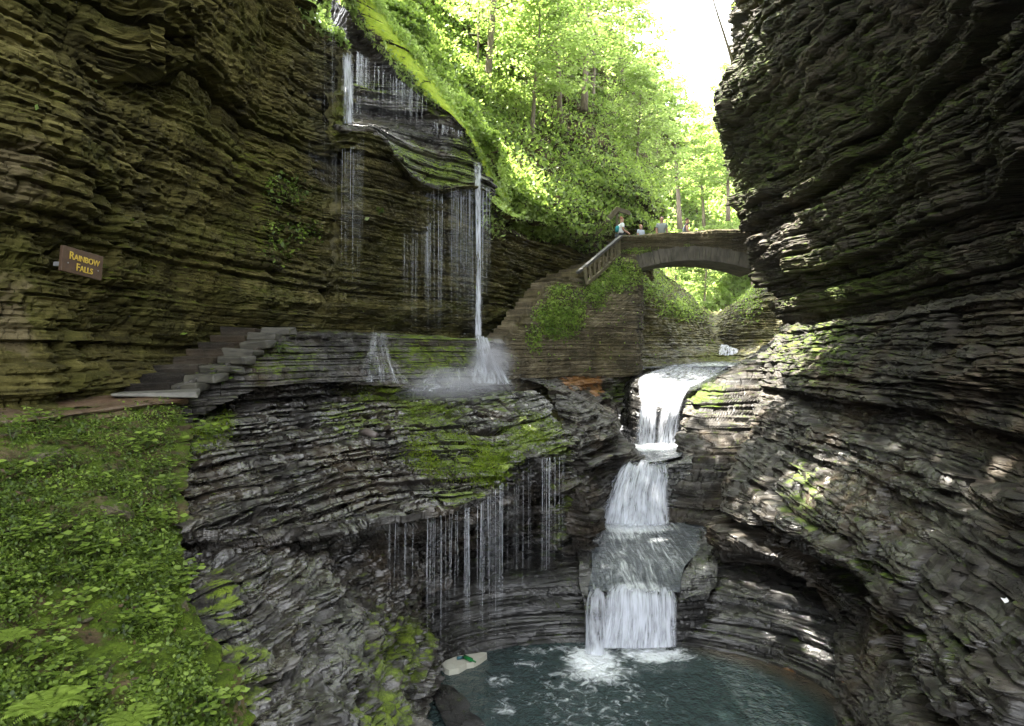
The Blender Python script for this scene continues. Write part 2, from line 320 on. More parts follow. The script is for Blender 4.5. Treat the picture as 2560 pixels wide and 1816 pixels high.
# ---- ledge and dark bowl behind the upper fall
E = [[(845, 322, 17.2), (890, 335, 17.2), (936, 335, 17.4), (1000, 398, 18.4), (1072, 464, 19.4), (1137, 458, 20.2), (1198, 463, 21.2), (1245, 505, 22.4)],
     [(845, 308, 17.4), (890, 318, 17.4), (936, 318, 17.8), (1000, 385, 18.7), (1072, 450, 19.7), (1137, 448, 20.5), (1198, 455, 21.4), (1245, 490, 22.5)],
     [(850, 304, 18.6), (895, 308, 18.6), (960, 318, 19.2), (1020, 350, 19.8), (1090, 395, 20.6), (1140, 398, 21), (1190, 408, 21.8), (1238, 465, 22.6)],
     [(855, 300, 20), (900, 302, 20.2), (970, 312, 20.5), (1030, 325, 20.8), (1090, 340, 21.2), (1130, 346, 21.4), (1168, 358, 22), (1215, 425, 22.7)],
     [(858, 262, 20.7), (900, 268, 21), (970, 282, 21.3), (1030, 290, 21.3), (1070, 296, 21.3), (1125, 310, 21.5), (1158, 332, 22), (1205, 408, 22.8)],
     [(860, 246, 20.5), (900, 252, 20.6), (970, 268, 20.9), (1030, 274, 20.9), (1070, 276, 21), (1127, 300, 21.4), (1157, 325, 22), (1202, 402, 22.8)],
     [(860, 205, 20.4), (900, 215, 20.5), (970, 234, 20.8), (1025, 240, 20.9), (1072, 262, 21), (1128, 295, 21.4), (1156, 322, 22), (1200, 400, 22.8)],
     [(860, 196, 21), (900, 206, 21.2), (970, 226, 21.4), (1025, 234, 21.3), (1072, 258, 21.2), (1129, 293, 21.4), (1156, 320, 22), (1198, 398, 22.8)],
     [(862, 120, 21), (890, 110, 21.2), (945, 140, 21.3), (1000, 190, 21.3), (1045, 226, 21.2), (1100, 272, 21.4), (1150, 312, 22), (1195, 395, 22.8)],
     [(865, 20, 20), (885, 44, 20.2), (935, 92, 20.5), (984, 152, 20.7), (1026, 202, 20.8), (1076, 254, 21), (1131, 293, 21.3), (1190, 390, 22.6)]]
E = [[(a[0], a[1]+45, a[2]+.9) for a in E[0]]]+E
E = [[(r[0][0]-45, r[0][1]-28, r[0][2]+1.2)]+r for r in E]
rock('rock_ledge', E, 420, 380, M['terrace'], FINE, seed=11, rough=.05, terr=.5, basew=.75, basem=.12, moss=[(1000, 400, 90, 45, .75), (1120, 440, 110, 50, .8), (1180, 390, 60, 70, .85), (900, 225, 200, 30, .4), (1060, 265, 60, 25, .5), (1100, 285, 50, 25, .7)],
     label='wet ledge and dark bowl behind the upper fall')
# ---- smooth mossy ridge beside the bowl
K0 = [(800, -160, 19), (838, -60, 19.7), (880, 40, 20.2), (932, 89, 20.4), (980, 149, 20.6), (1024, 200, 20.8), (1074, 252, 21), (1129, 291, 21.3), (1172, 350, 22), (1215, 450, 22.6), (1240, 520, 23)]
K1 = [(860, -180, 20), (905, -60, 20.4), (950, 36, 20.8), (998, 92, 21.1), (1024, 126, 21.2), (1052, 160, 21.4), (1101, 228, 21.7), (1151, 300, 22), (1195, 365, 22.6), (1240, 455, 23.2), (1262, 525, 23.6)]
Km = [((a[0]+b[0])/2-4, (a[1]+b[1])/2-10, (a[2]+b[2])/2-.25) for a, b in zip(K0, K1)]
Kb = [(a[0]+25, a[1]+10, a[2]+1.2) for a in K1]; Ka = [(a[0]-6, a[1]+8, a[2]+.6) for a in K0]
_, KO, KN = rock('mossy_ridge', [Ka, K0, Km, K1, Kb], 500, 90, M['mossy'], [(.5, 3, .08, .2)], seed=21, rough=.035, basem=.95, basew=.4, label='smooth bright green mossy ridge beside the upper fall')
# ---- green hillside above, far valley side
Hr = [[(1165, 345, 22.6), (1215, 450, 23.2), (1255, 532, 24.4), (1334, 545, 26.2), (1487, 575, 29.6), (1560, 545, 31.6), (1628, 565, 33.2), (1645, 610, 36)],
      [(1151, 300, 23), (1210, 400, 24), (1290, 470, 25.5), (1380, 490, 27.5), (1500, 510, 30.5), (1570, 490, 32.5), (1622, 505, 34), (1650, 570, 38)],
      [(1101, 225, 24), (1200, 330, 26), (1300, 390, 28), (1400, 420, 30), (1500, 440, 32.5), (1560, 425, 34.5), (1605, 450, 36.5), (1645, 520, 41)],
      [(1044, 150, 25), (1180, 240, 28), (1300, 300, 31), (1400, 340, 33.5), (1480, 370, 36), (1540, 380, 38), (1590, 420, 40), (1640, 470, 45)],
      [(980, 60, 26), (1150, 130, 31), (1300, 200, 35), (1400, 260, 38), (1480, 300, 41), (1540, 330, 43), (1600, 380, 46), (1645, 430, 50)],
      [(920, -60, 28), (1120, 0, 34), (1300, 60, 40), (1400, 120, 44), (1500, 190, 48), (1560, 250, 50), (1620, 330, 53), (1665, 400, 57)],
      [(860, -250, 32), (1080, -180, 40), (1300, -120, 48), (1420, -40, 54), (1520, 60, 58), (1600, 150, 62), (1660, 260, 65), (1700, 360, 70)]]
Hr = [[(a[0], a[1]+60, a[2]+2.0) for a in Hr[0]]]+Hr
Hr = [[(r[0][0]-220, r[0][1]-70, r[0][2]+3)]+r for r in Hr]
_, HO, HN = rock('hillside', Hr, 420, 380, M['soil'], [(.9, 4, .5, .2), (.3, 1.5, .15, .3)], seed=31, rough=.35, bigA=1.2, bigS=.22, basem=.28, mossn=.4, label='steep green wooded hillside above the left cliff')
Fr = [[(1540, 800, 50), (1650, 790, 54), (1760, 790, 58), (1880, 760, 56), (2020, 720, 50)],
      [(1540, 690, 52), (1650, 690, 58), (1760, 720, 64), (1880, 680, 60), (2020, 640, 54)],
      [(1560, 560, 58), (1660, 560, 66), (1770, 560, 72), (1890, 540, 70), (2040, 480, 64)],
      [(1600, 440, 66), (1690, 430, 76), (1790, 400, 84), (1910, 360, 84), (2060, 300, 78)],
      [(1660, 350, 78), (1740, 330, 90), (1820, 290, 98), (1930, 240, 98), (2080, 150, 92)]]
_, FO, FN = rock('hillside', Fr, 200, 160, M['soil'], [(.9, 4, .5, .2)], seed=33, rough=.5, bigA=2, bigS=.12, basem=.4, label='sunlit wooded valley side beyond the bridge')
# ---- upper cliff on the right
Q = [[(2040, 900, 33), (1990, 880, 29), (2150, 860, 23), (2330, 830, 18.5), (2480, 815, 15), (2680, 790, 12), (3000, 740, 10), (4300, 640, 6)],
     [(2020, 800, 30), (1965, 806, 26), (2128, 794, 20.5), (2303, 756, 16), (2450, 738, 12.8), (2640, 700, 10), (2950, 640, 8.4), (4200, 500, 5)],
     [(1960, 720, 31), (1892, 712, 27), (2080, 690, 20.3), (2290, 650, 15.3), (2450, 600, 12), (2650, 550, 9.2), (3000, 480, 7.4), (4300, 200, 4.5)],
     [(1930, 640, 32), (1870, 640, 28), (2050, 580, 20.5), (2260, 500, 15.2), (2430, 430, 11.6), (2660, 350, 8.7), (3000, 250, 7), (4400, -100, 4.2)],
     [(1920, 540, 33), (1848, 520, 28), (2020, 460, 21), (2230, 370, 15), (2420, 280, 11.4), (2670, 180, 8.5), (3000, 60, 6.8), (4500, -500, 4)],
     [(1900, 420, 34), (1824, 400, 28.5), (2000, 340, 21), (2210, 240, 15), (2410, 130, 11.2), (2680, 0, 8.3), (3000, -150, 6.6), (4500, -900, 3.8)],
     [(1880, 330, 35), (1785, 300, 28), (1960, 230, 21), (2190, 110, 14.8), (2400, -20, 11), (2690, -180, 8.1), (3050, -350, 6.5), (4500, -1300, 3.8)],
     [(1880, 230, 35), (1794, 210, 28), (1950, 100, 21), (2170, -30, 14.6), (2400, -180, 10.8), (2700, -360, 7.9), (3050, -550, 6.4), (4500, -1700, 3.8)],
     [(1900, 120, 36), (1826, 120, 29), (1950, -20, 21.5), (2170, -170, 14.8), (2400, -340, 10.8), (2700, -560, 7.9), (3050, -800, 6.4), (4500, -2200, 3.8)],
     [(1920, 0, 37), (1850, -10, 30), (1960, -150, 22), (2180, -330, 15), (2400, -520, 11), (2700, -760, 8), (3050, -1000, 6.6), (4500, -2700, 3.8)],
     [(1960, -100, 40), (1900, -120, 33), (2010, -260, 25), (2230, -440, 18), (2500, -620, 14), (2900, -860, 11), (3400, -1100, 9), (5000, -2700, 5)]]
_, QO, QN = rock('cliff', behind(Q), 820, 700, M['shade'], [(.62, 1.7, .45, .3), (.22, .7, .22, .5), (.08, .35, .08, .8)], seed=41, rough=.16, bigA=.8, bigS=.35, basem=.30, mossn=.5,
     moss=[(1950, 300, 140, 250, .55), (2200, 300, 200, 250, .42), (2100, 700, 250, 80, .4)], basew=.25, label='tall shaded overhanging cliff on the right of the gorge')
# ---- lower rock on the right, spur and stepped ledges
Lr = [[(2040, 800, 30), (1985, 806, 26.5), (2150, 785, 20.5), (2320, 746, 16), (2460, 728, 12.8), (2640, 695, 10), (2950, 640, 8.4), (4200, 500, 5)],
      [(2000, 806, 27), (1967, 812, 25), (2128, 796, 18.5), (2303, 762, 14), (2450, 745, 11), (2620, 715, 9), (2900, 680, 7.5), (4200, 700, 4.5)],
      [(1985, 840, 26), (1945, 838, 24), (2080, 860, 18.3), (2260, 845, 13.8), (2430, 825, 10.6), (2630, 795, 8.3), (2900, 770, 7), (4200, 900, 4.3)],
      [(1930, 905, 24), (1903, 903, 22), (2030, 930, 17.3), (2210, 930, 13), (2400, 930, 10), (2630, 930, 7.8), (2900, 900, 6.5), (4200, 1200, 4)],
      [(1915, 1000, 22), (1884, 985, 20), (2000, 1020, 16.5), (2190, 1040, 12.6), (2400, 1060, 9.6), (2640, 1090, 7.4), (2920, 1080, 6), (4200, 1500, 3.8)],
      [(1900, 1110, 20), (1862, 1105, 17.8), (1970, 1130, 15), (2160, 1160, 11.8), (2390, 1200, 9), (2640, 1250, 6.9), (2940, 1280, 5.6), (4200, 1800, 3.6)],
      [(1850, 1260, 17.5), (1776, 1265, 15.2), (1890, 1270, 13.6), (2080, 1300, 11), (2330, 1350, 8.4), (2640, 1420, 6.4), (2960, 1480, 5.2), (4200, 2100, 3.4)],
      [(1850, 1350, 17), (1774, 1335, 14.9), (1880, 1345, 13.4), (2030, 1362, 11.2), (2260, 1440, 8.4), (2600, 1560, 6), (2960, 1650, 4.8), (4200, 2400, 3.2)],
      [(1860, 1400, 17), (1792, 1388, 14.9), (1900, 1372, 13.6), (2042, 1392, 11.4), (2200, 1500, 8.8), (2500, 1660, 6), (2900, 1800, 4.6), (4000, 2600, 3.1)],
      [(1900, 1420, 17), (1840, 1400, 15.4), (1960, 1410, 14), (2066, 1480, 11.8), (2140, 1560, 9.6), (2420, 1750, 6.2), (2800, 1950, 4.6), (3800, 2800, 3)],
      [(1950, 1440, 17.5), (1900, 1430, 16), (2040, 1470, 14.4), (2150, 1560, 12.2), (2098, 1640, 9.6), (2230, 1830, 6.9), (2600, 2050, 4.9), (3600, 3000, 3)],
      [(2000, 1480, 18), (1960, 1470, 16.6), (2100, 1540, 14.6), (2230, 1640, 12.4), (2120, 1760, 9.4), (2130, 1900, 7.6), (2400, 2150, 5.4), (3400, 3200, 3)],
      [(2000, 1600, 18), (1980, 1560, 16.8), (2140, 1640, 14.6), (2280, 1740, 12.4), (2140, 1960, 9.2), (2130, 2100, 7.4), (2350, 2350, 5.4), (3200, 3400, 3)]]
_, LO, LN = rock('rock_slope', behind(Lr, .3), 780, 820, M['grey'], [(.36, 1.3, .44, .45), (.13, .5, .19, .7), (.05, .22, .055, .9)], seed=51, rough=.08, terr=.9, wob=.6, bigA=.35, bigS=.45, warp=.12, basem=.03, mossn=.2,
     moss=[(2010, 1240, 60, 120, .35), (2160, 1440, 90, 50, .3), (2300, 1600, 120, 60, .2), (2050, 860, 120, 120, .3)], wet=[(2150, 1300, 300, 300, .8), (2350, 1650, 300, 200, .8), (2000, 1350, 200, 100, .8)], basew=.3, label='stepped grey shale slope below the right cliff')
# ---- terrace under the falls, its lip and the alcove beneath
T = [[(380, 985, 11.9), (600, 935, 13.6), (760, 930, 15.6), (900, 940, 17.2), (1060, 950, 18.6), (1170, 955, 19.4), (1280, 962, 20.4), (1360, 985, 21.3)],
     [(400, 1040, 11.2), (600, 1010, 12.8), (760, 1000, 14.4), (920, 1000, 16), (1080, 1000, 17.2), (1200, 1000, 18), (1300, 1000, 18.9), (1400, 1035, 19.2)],
     [(420, 1120, 10.2), (600, 1090, 11.4), (790, 1070, 12.9), (960, 1060, 14.2), (1120, 1050, 15.2), (1230, 1040, 16.2), (1330, 1030, 17.4), (1430, 1060, 17.6)],
     [(430, 1210, 9.2), (610, 1190, 10.2), (820, 1170, 11.5), (990, 1140, 12.7), (1150, 1110, 13.7), (1260, 1080, 14.7), (1350, 1070, 16), (1445, 1075, 16.8)],
     [(440, 1280, 8.4), (620, 1265, 9.3), (850, 1250, 10.3), (1020, 1225, 11.3), (1180, 1180, 12.2), (1275, 1130, 13.2), (1360, 1110, 14.8), (1452, 1085, 16.2)],
     [(440, 1315, 8.1), (640, 1308, 8.8), (870, 1290, 9.8), (1045, 1268, 10.7), (1200, 1218, 11.7), (1275, 1165, 12.9), (1365, 1132, 14.4), (1456, 1100, 16)],
     [(440, 1345, 8.1), (640, 1340, 8.8), (875, 1318, 9.8), (1050, 1290, 10.7), (1206, 1262, 11.6), (1282, 1200, 12.8), (1370, 1150, 14.4), (1458, 1150, 16)],
     [(450, 1375, 8.6), (650, 1365, 9.5), (890, 1345, 10.9), (1060, 1325, 12), (1210, 1290, 13), (1300, 1230, 13.9), (1385, 1190, 15), (1452, 1230, 16)],
     [(460, 1400, 9.2), (680, 1400, 10.4), (920, 1400, 12.2), (1070, 1400, 13.2), (1210, 1390, 14.2), (1310, 1340, 14.9), (1390, 1290, 15.6), (1440, 1310, 16)],
     [(480, 1500, 9.4), (700, 1500, 10.6), (940, 1500, 12.3), (1080, 1500, 13.3), (1215, 1500, 14.1), (1315, 1470, 14.7), (1390, 1420, 15.2), (1440, 1400, 15.8)],
     [(500, 1700, 9.6), (720, 1700, 10.8), (950, 1700, 12.4), (1090, 1680, 13.3), (1220, 1660, 14), (1320, 1620, 14.5), (1390, 1560, 14.9), (1440, 1520, 15.4)]]
T = [[(a, b, d+(1.1 if 6 < k < 10 and 2 < j < 6 else 0)) for j, (a, b, d) in enumerate(r)] for k, r in enumerate(T)]
_, TO, TN = rock('rock_terrace', T, 780, 640, M['terrace'], [(.24, 1.3, .42, .4), (.105, .55, .26, .7), (.045, .28, .07, .9)], seed=61, rough=.05, terr=1.0, fk=.1, wob=.45, bigA=.12, bigS=.8, basew=1.0, basem=0.0, mossn=.15,
     moss=[(1230, 1150, 70, 60, .66), (1130, 1130, 120, 70, .52), (1060, 1020, 110, 70, .55), (1000, 980, 150, 30, .55), (1330, 1080, 90, 50, .55), (1210, 990, 130, 45, .5), (1400, 1130, 50, 40, .5), (520, 1060, 90, 60, .45), (880, 1050, 90, 60, .4), (1140, 1240, 90, 30, .55), (1420, 1300, 60, 120, .35)],
     label='wet mossy shale terrace with an undercut lip over the pool')
# ---- lower face in front, left of the pool
Fg = [[(400, 1345, 8.4), (560, 1345, 8.8), (720, 1345, 9.4), (860, 1345, 10.2), (970, 1350, 11.2), (1080, 1380, 12.6), (1150, 1400, 14)],
      [(420, 1400, 7.9), (560, 1390, 8.3), (720, 1400, 8.8), (860, 1410, 9.6), (970, 1420, 10.6), (1080, 1430, 12), (1150, 1440, 13.6)],
      [(440, 1470, 7.3), (580, 1470, 7.6), (730, 1470, 8.1), (850, 1480, 8.8), (930, 1490, 9.8), (1040, 1500, 11.2), (1110, 1510, 13.2)],
      [(500, 1580, 6.6), (640, 1580, 6.9), (770, 1580, 7.3), (850, 1585, 7.9), (905, 1590, 8.9), (1000, 1590, 10), (1092, 1590, 12)],
      [(560, 1690, 6.0), (700, 1690, 6.3), (800, 1690, 6.7), (870, 1690, 7.3), (920, 1695, 8.1), (1000, 1700, 9.2), (1080, 1710, 11.2)],
      [(620, 1830, 5.5), (730, 1830, 5.7), (830, 1830, 6.1), (900, 1830, 6.6), (960, 1830, 7.4), (1020, 1830, 8.4), (1086, 1830, 10.4)],
      [(620, 2050, 5.2), (760, 2050, 5.4), (860, 2050, 5.8), (930, 2050, 6.3), (990, 2050, 7), (1040, 2050, 8), (1090, 2050, 10)]]
rock('rock_face', Fg, 620, 560, M['terrace'], [(.26, .5, .28, .4), (.10, .26, .15, .7), (.045, .13, .055, .9)], seed=71, rough=.16, terr=.8, wob=.5, fk=.2, bigA=.3, bigS=.8, basew=1.0, basem=.02, mossn=.1, warp=.5,
     moss=[(1000, 1640, 100, 130, .42), (960, 1780, 90, 80, .5), (560, 1500, 60, 80, .5), (600, 1700, 80, 120, .5)], label='glossy wet shale face left of the pool')
# ---- planted bank at lower left
Gb = [[(-900, 1080, 5.6), (-300, 1062, 7.1), (0, 1046, 8.5), (200, 1022, 9.7), (380, 1000, 10.7), (470, 985, 11.5)],
      [(-900, 1160, 5.4), (-300, 1150, 6.6), (0, 1120, 7.8), (200, 1100, 8.9), (370, 1090, 9.9), (480, 1090, 10.6)],
      [(-900, 1360, 4.6), (-300, 1350, 5.5), (0, 1300, 6.5), (200, 1280, 7.4), (360, 1260, 8.2), (470, 1240, 8.9)],
      [(-900, 1560, 4.0), (-300, 1550, 4.8), (0, 1500, 5.6), (200, 1480, 6.3), (380, 1460, 6.9), (480, 1440, 7.5)],
      [(-900, 1760, 3.6), (-300, 1750, 4.2), (0, 1680, 4.9), (220, 1660, 5.4), (440, 1640, 5.9), (560, 1640, 6.4)],
      [(-900, 1980, 3.2), (-300, 1950, 3.7), (0, 1900, 4.3), (240, 1880, 4.7), (480, 1860, 5.1), (680, 1850, 5.6)],
      [(-900, 2400, 3.0), (-300, 2350, 3.4), (0, 2300, 3.9), (240, 2250, 4.3), (480, 2200, 4.7), (690, 2150, 5.2)]]
_, GO, GN = rock('bank', Gb, 420, 420, M['soil'], [(.28, .5, .22, .6), (.11, .3, .07, .5)], seed=81, rough=.12, bigA=.3, bigS=1.0, basem=.42, mossn=.35, moss=[(420, 1500, 140, 180, .5), (520, 1690, 90, 90, .4)], label='steep stony bank covered in plants below the path')
# ---- masonry wall carrying the stairs and the walk behind the falls
Mw = [[(330, 975, 12.6), (470, 900, 13.9), (600, 842, 15.4), (800, 826, 18), (960, 834, 20.4), (1120, 842, 22), (1230, 845, 23)],
      [(400, 985, 11.4), (560, 905, 12.9), (690, 845, 14.4), (840, 828, 16.6), (1000, 838, 18.5), (1170, 845, 20), (1256, 850, 21.2)],
      [(400, 995, 11.3), (565, 920, 12.8), (692, 860, 14.3), (842, 850, 16.4), (1000, 862, 18.3), (1172, 870, 19.8), (1262, 875, 21)],
      [(400, 1040, 11.2), (570, 955, 12.6), (700, 905, 14.1), (845, 900, 16.1), (1000, 910, 17.9), (1178, 920, 19.4), (1275, 920, 20.6)],
      [(400, 1100, 11.1), (575, 1000, 12.5), (705, 960, 13.9), (850, 955, 15.8), (1000, 965, 17.5), (1185, 968, 19), (1290, 975, 20.2)]]
_, MO, MN = rock('stone_wall', Mw, 560, 230, M['terrace'], [(.16, .45, .13, .8), (.06, .25, .04, .9)], seed=91, rough=.05, terr=.8, bigA=.12, bigS=1, basew=.5, basem=.12, tagit=False,
     moss=[(1080, 890, 160, 70, .48), (700, 900, 120, 50, .3)])
tag(bpy.data.objects['stone_wall'], 'rough wet mossy retaining wall the falls land on', 'stone wall')
# ---- path
rock('path', [[(-900, 1030, 6.2), (-300, 1010, 8), (0, 1000, 9.6), (200, 985, 11), (440, 965, 13)], [(-900, 1085, 5.5), (-300, 1064, 7.0), (0, 1048, 8.4), (200, 1024, 9.6), (470, 990, 11.4)], [(-900, 1110, 5.5), (-300, 1090, 7.0), (0, 1072, 8.4), (200, 1045, 9.6), (470, 1010, 11.4)]],
     300, 60, rock_mat('wet brown path stone', [(.02, .014, .009), (.06, .04, .024), (.11, .075, .045), (.2, .15, .1), (.09, .045, .02)]), [(.09, .5, .05, .5)], seed=95, rough=.04, basew=.7, label='wet brown footpath along the cliff foot')
# ------------------------------------------------------------------ stream bed, basin, banks
S = [[(1600, 922, 31), (1680, 916, 30), (1740, 914, 30.3), (1790, 914, 30.5), (1835, 914, 30.5), (1880, 905, 31)],
     [(1565, 950, 27.5), (1620, 934, 26.5), (1680, 942, 26), (1740, 947, 26), (1790, 942, 27), (1850, 930, 27.5)],
     [(1560, 985, 26.5), (1594, 952, 24.5), (1640, 967, 24), (1690, 972, 23.8), (1735, 970, 24), (1800, 965, 25)],
     [(1555, 1025, 26), (1600, 1002, 23.3), (1640, 1007, 23), (1680, 1002, 22.9), (1714, 992, 23.1), (1750, 990, 24)],
     [(1550, 1050, 25.5), (1597, 1032, 23), (1630, 1032, 22.8), (1665, 1032, 22.7), (1697, 1032, 22.8), (1740, 1030, 23)],
     [(1548, 1110, 25), (1592, 1112, 22.8), (1625, 1112, 22.6), (1660, 1112, 22.5), (1692, 1112, 22.6), (1730, 1110, 22)],
     [(1535, 1130, 22), (1590, 1127, 21.6), (1630, 1127, 21.5), (1665, 1127, 21.4), (1695, 1127, 21.4), (1735, 1120, 21)],
     [(1530, 1160, 18.9), (1575, 1162, 18.5), (1610, 1162, 18.4), (1640, 1160, 18.4), (1672, 1155, 18.5), (1730, 1138, 18.8)],
     [(1522, 1200, 18.3), (1560, 1198, 18.1), (1600, 1193, 18), (1640, 1193, 18), (1672, 1193, 18), (1730, 1190, 18)],
     [(1490, 1300, 17.4), (1530, 1312, 17.2), (1580, 1314, 17.1), (1630, 1314, 17.1), (1675, 1314, 17.2), (1730, 1300, 17.1)],
     [(1452, 1350, 15.7), (1530, 1366, 15.6), (1580, 1366, 15.6), (1630, 1366, 15.6), (1690, 1366, 15.6), (1778, 1336, 15.9)],
     [(1448, 1412, 14.1), (1530, 1434, 13.9), (1580, 1434, 13.9), (1640, 1434, 13.9), (1690, 1432, 13.9), (1792, 1402, 14.2)],
     [(1450, 1462, 13.4), (1530, 1484, 13.2), (1590, 1488, 13.2), (1640, 1492, 13.1), (1690, 1492, 13.1), (1792, 1454, 13.6)],
     [(1462, 1520, 13.0), (1530, 1520, 13.0), (1590, 1515, 12.95), (1640, 1512, 12.9), (1690, 1510, 12.9), (1770, 1500, 13.1)],
     [(1462, 1660, 12.7), (1530, 1660, 12.7), (1590, 1660, 12.65), (1640, 1660, 12.6), (1690, 1660, 12.6), (1770, 1650, 12.8)]]
rock('stream_bed', S, 240, 620, M['dark'], [(.16, 1.2, .10, .5), (.06, .5, .035, .8)], seed=101, rough=.03, terr=.5, basew=.95, moss=[(1800, 905, 60, 15, .5)], label='dark wet stepped stream bed under the cascades')
PC = (1.75, 10.2)
def basin():
    prof = [(1.0, -6.5), (1.0, -5.62), (1.04, -5.5), (1.07, -5.3), (1.15, -5.2), (1.18, -4.98), (1.27, -4.88), (1.32, -4.66), (1.55, -4.52), (1.9, -4.42), (2.4, -4.2)]
    A = np.radians(np.linspace(-40, 205, 26)); rows = []
    for s, z in prof:
        rows.append([(PC[0]+3.55*s*math.copysign(abs(math.cos(a))**.9, math.cos(a)), PC[1]+2.7*s*math.copysign(abs(math.sin(a))**.9, math.sin(a)),
                      z-(.28*max(0, 1-abs(math.degrees(a)-77)/26)**.5 if z > -5.2 else 0)) for a in A])
    return loft(rows, 560, 300, True)
rock('rock_basin', basin(), 0, 0, M['dark'], [(.14, 1.6, .10, .5), (.05, .6, .03, .8)], seed=111, rough=.035, terr=.6, warp=.05, basew=1.0, stain=[(1960, 1680, 130, 25, .5)], label='dark water worn rock basin round the pool')
Br = [[(1655, 1340, 17), (1740, 1336, 16.7), (1800, 1330, 16.5), (1900, 1320, 16.5)],
      [(1662, 1262, 17.5), (1740, 1244, 17.2), (1800, 1240, 17.2), (1920, 1230, 17.5)],
      [(1668, 1172, 18.4), (1745, 1160, 18.2), (1820, 1150, 18.4), (1930, 1130, 19)],
      [(1680, 1140, 19.6), (1745, 1110, 19.4), (1820, 1090, 19.6), (1940, 1060, 20.5)],
      [(1684, 1110, 20.8), (1720, 1050, 20.8), (1800, 1020, 21), (1940, 990, 22)],
      [(1700, 1020, 22.4), (1745, 990, 22.2), (1820, 950, 22.8), (1950, 920, 24)],
      [(1724, 985, 23.6), (1780, 950, 24.4), (1850, 910, 25.6), (1970, 870, 26.5)],
      [(1800, 935, 27.4), (1840, 912, 28), (1890, 878, 28.6), (1990, 830, 29)],
      [(1850, 905, 31), (1880, 880, 31), (1920, 850, 31), (2010, 800, 31)]]
rock('stream_bank', Br, 300, 420, M['grey'], [(.34, 1.6, .34, .5), (.12, .6, .10, .7), (.05, .3, .03, .8)], seed=121, rough=.05, terr=.8, bigA=.2, bigS=.9, basew=.45, basem=.1, moss=[(1760, 990, 60, 40, .4)], label='layered tan ledges right of the cascades')
Bl = [[(1380, 1470, 15), (1430, 1440, 15.2), (1475, 1420, 15.3), (1505, 1400, 15.6), (1525, 1360, 17)],
      [(1400, 1400, 15.2), (1440, 1350, 15.1), (1482, 1345, 15), (1506, 1330, 15.6), (1520, 1310, 17.4)],
      [(1410, 1280, 15.6), (1448, 1270, 15.2), (1478, 1260, 15.2), (1502, 1240, 16.2), (1522, 1230, 18.2)],
      [(1410, 1160, 16.2), (1450, 1170, 15.6), (1468, 1170, 15.9), (1500, 1180, 17.2), (1560, 1180, 18.6)],
      [(1405, 1090, 16.8), (1450, 1085, 16.4), (1475, 1110, 16.9), (1545, 1130, 18), (1606, 1150, 18.7)],
      [(1395, 1030, 18.4), (1450, 1020, 18.2), (1500, 1050, 18.6), (1560, 1095, 19.4), (1612, 1135, 19.8)],
      [(1370, 975, 20.6), (1440, 980, 20.6), (1500, 1010, 20.8), (1545, 1060, 21.2), (1570, 1115, 21.6)],
      [(1320, 945, 22), (1400, 960, 23), (1470, 985, 24), (1530, 1010, 25), (1560, 1050, 26)],
      [(1280, 915, 23), (1390, 930, 24.4), (1480, 935, 25.8), (1560, 945, 27), (1610, 950, 28.5)],
      [(1270, 860, 24), (1380, 890, 25.4), (1480, 890, 26.8), (1560, 900, 28), (1610, 910, 29.5)]]
rock('stream_bank', Bl, 320, 440, M['grey'], [(.28, 1.0, .34, .5), (.11, .5, .14, .7), (.045, .25, .05, .8)], seed=131, rough=.1, fk=.3, terr=.6, bigA=.15, bigS=1, basew=.6, basem=.05,
     stain=[(1455, 950, 60, 28, .9), (1490, 975, 25, 20, .7)], moss=[(1560, 975, 60, 30, .5), (1330, 985, 60, 30, .4)], label='grey rock promontory left of the cascades under the pier')
Ub = [[(1545, 965, 27.5), (1640, 928, 29.7), (1740, 918, 30.6), (1820, 914, 31), (1880, 904, 31), (1980, 890, 31)],
      [(1545, 905, 29.5), (1640, 897, 31), (1740, 890, 33), (1820, 890, 35), (1870, 872, 34), (1980, 850, 32)],
      [(1545, 860, 31), (1640, 857, 32.3), (1730, 850, 35), (1810, 868, 37.5), (1860, 845, 35), (1980, 800, 32.5)],
      [(1545, 760, 31.5), (1640, 760, 33), (1728, 785, 36), (1790, 840, 40), (1850, 785, 36), (1980, 720, 33)],
      [(1545, 700, 32), (1620, 712, 34), (1722, 772, 38), (1785, 800, 44), (1862, 745, 39), (1980, 660, 35)],
      [(1545, 640, 33), (1620, 650, 38), (1720, 730, 46), (1785, 780, 52), (1866, 730, 46), (1980, 600, 38)]]
_, UO, UN = rock('stream_bank', Ub, 300, 320, M['cliff'], BEDS[1:], seed=141, rough=.12, terr=.4, bigA=.4, bigS=.5, basew=.4, basem=.15, moss=[(1640, 720, 60, 40, .9), (1710, 775, 50, 30, .8), (1790, 895, 60, 12, .5)], label='ledges and rock walls seen under the bridge')
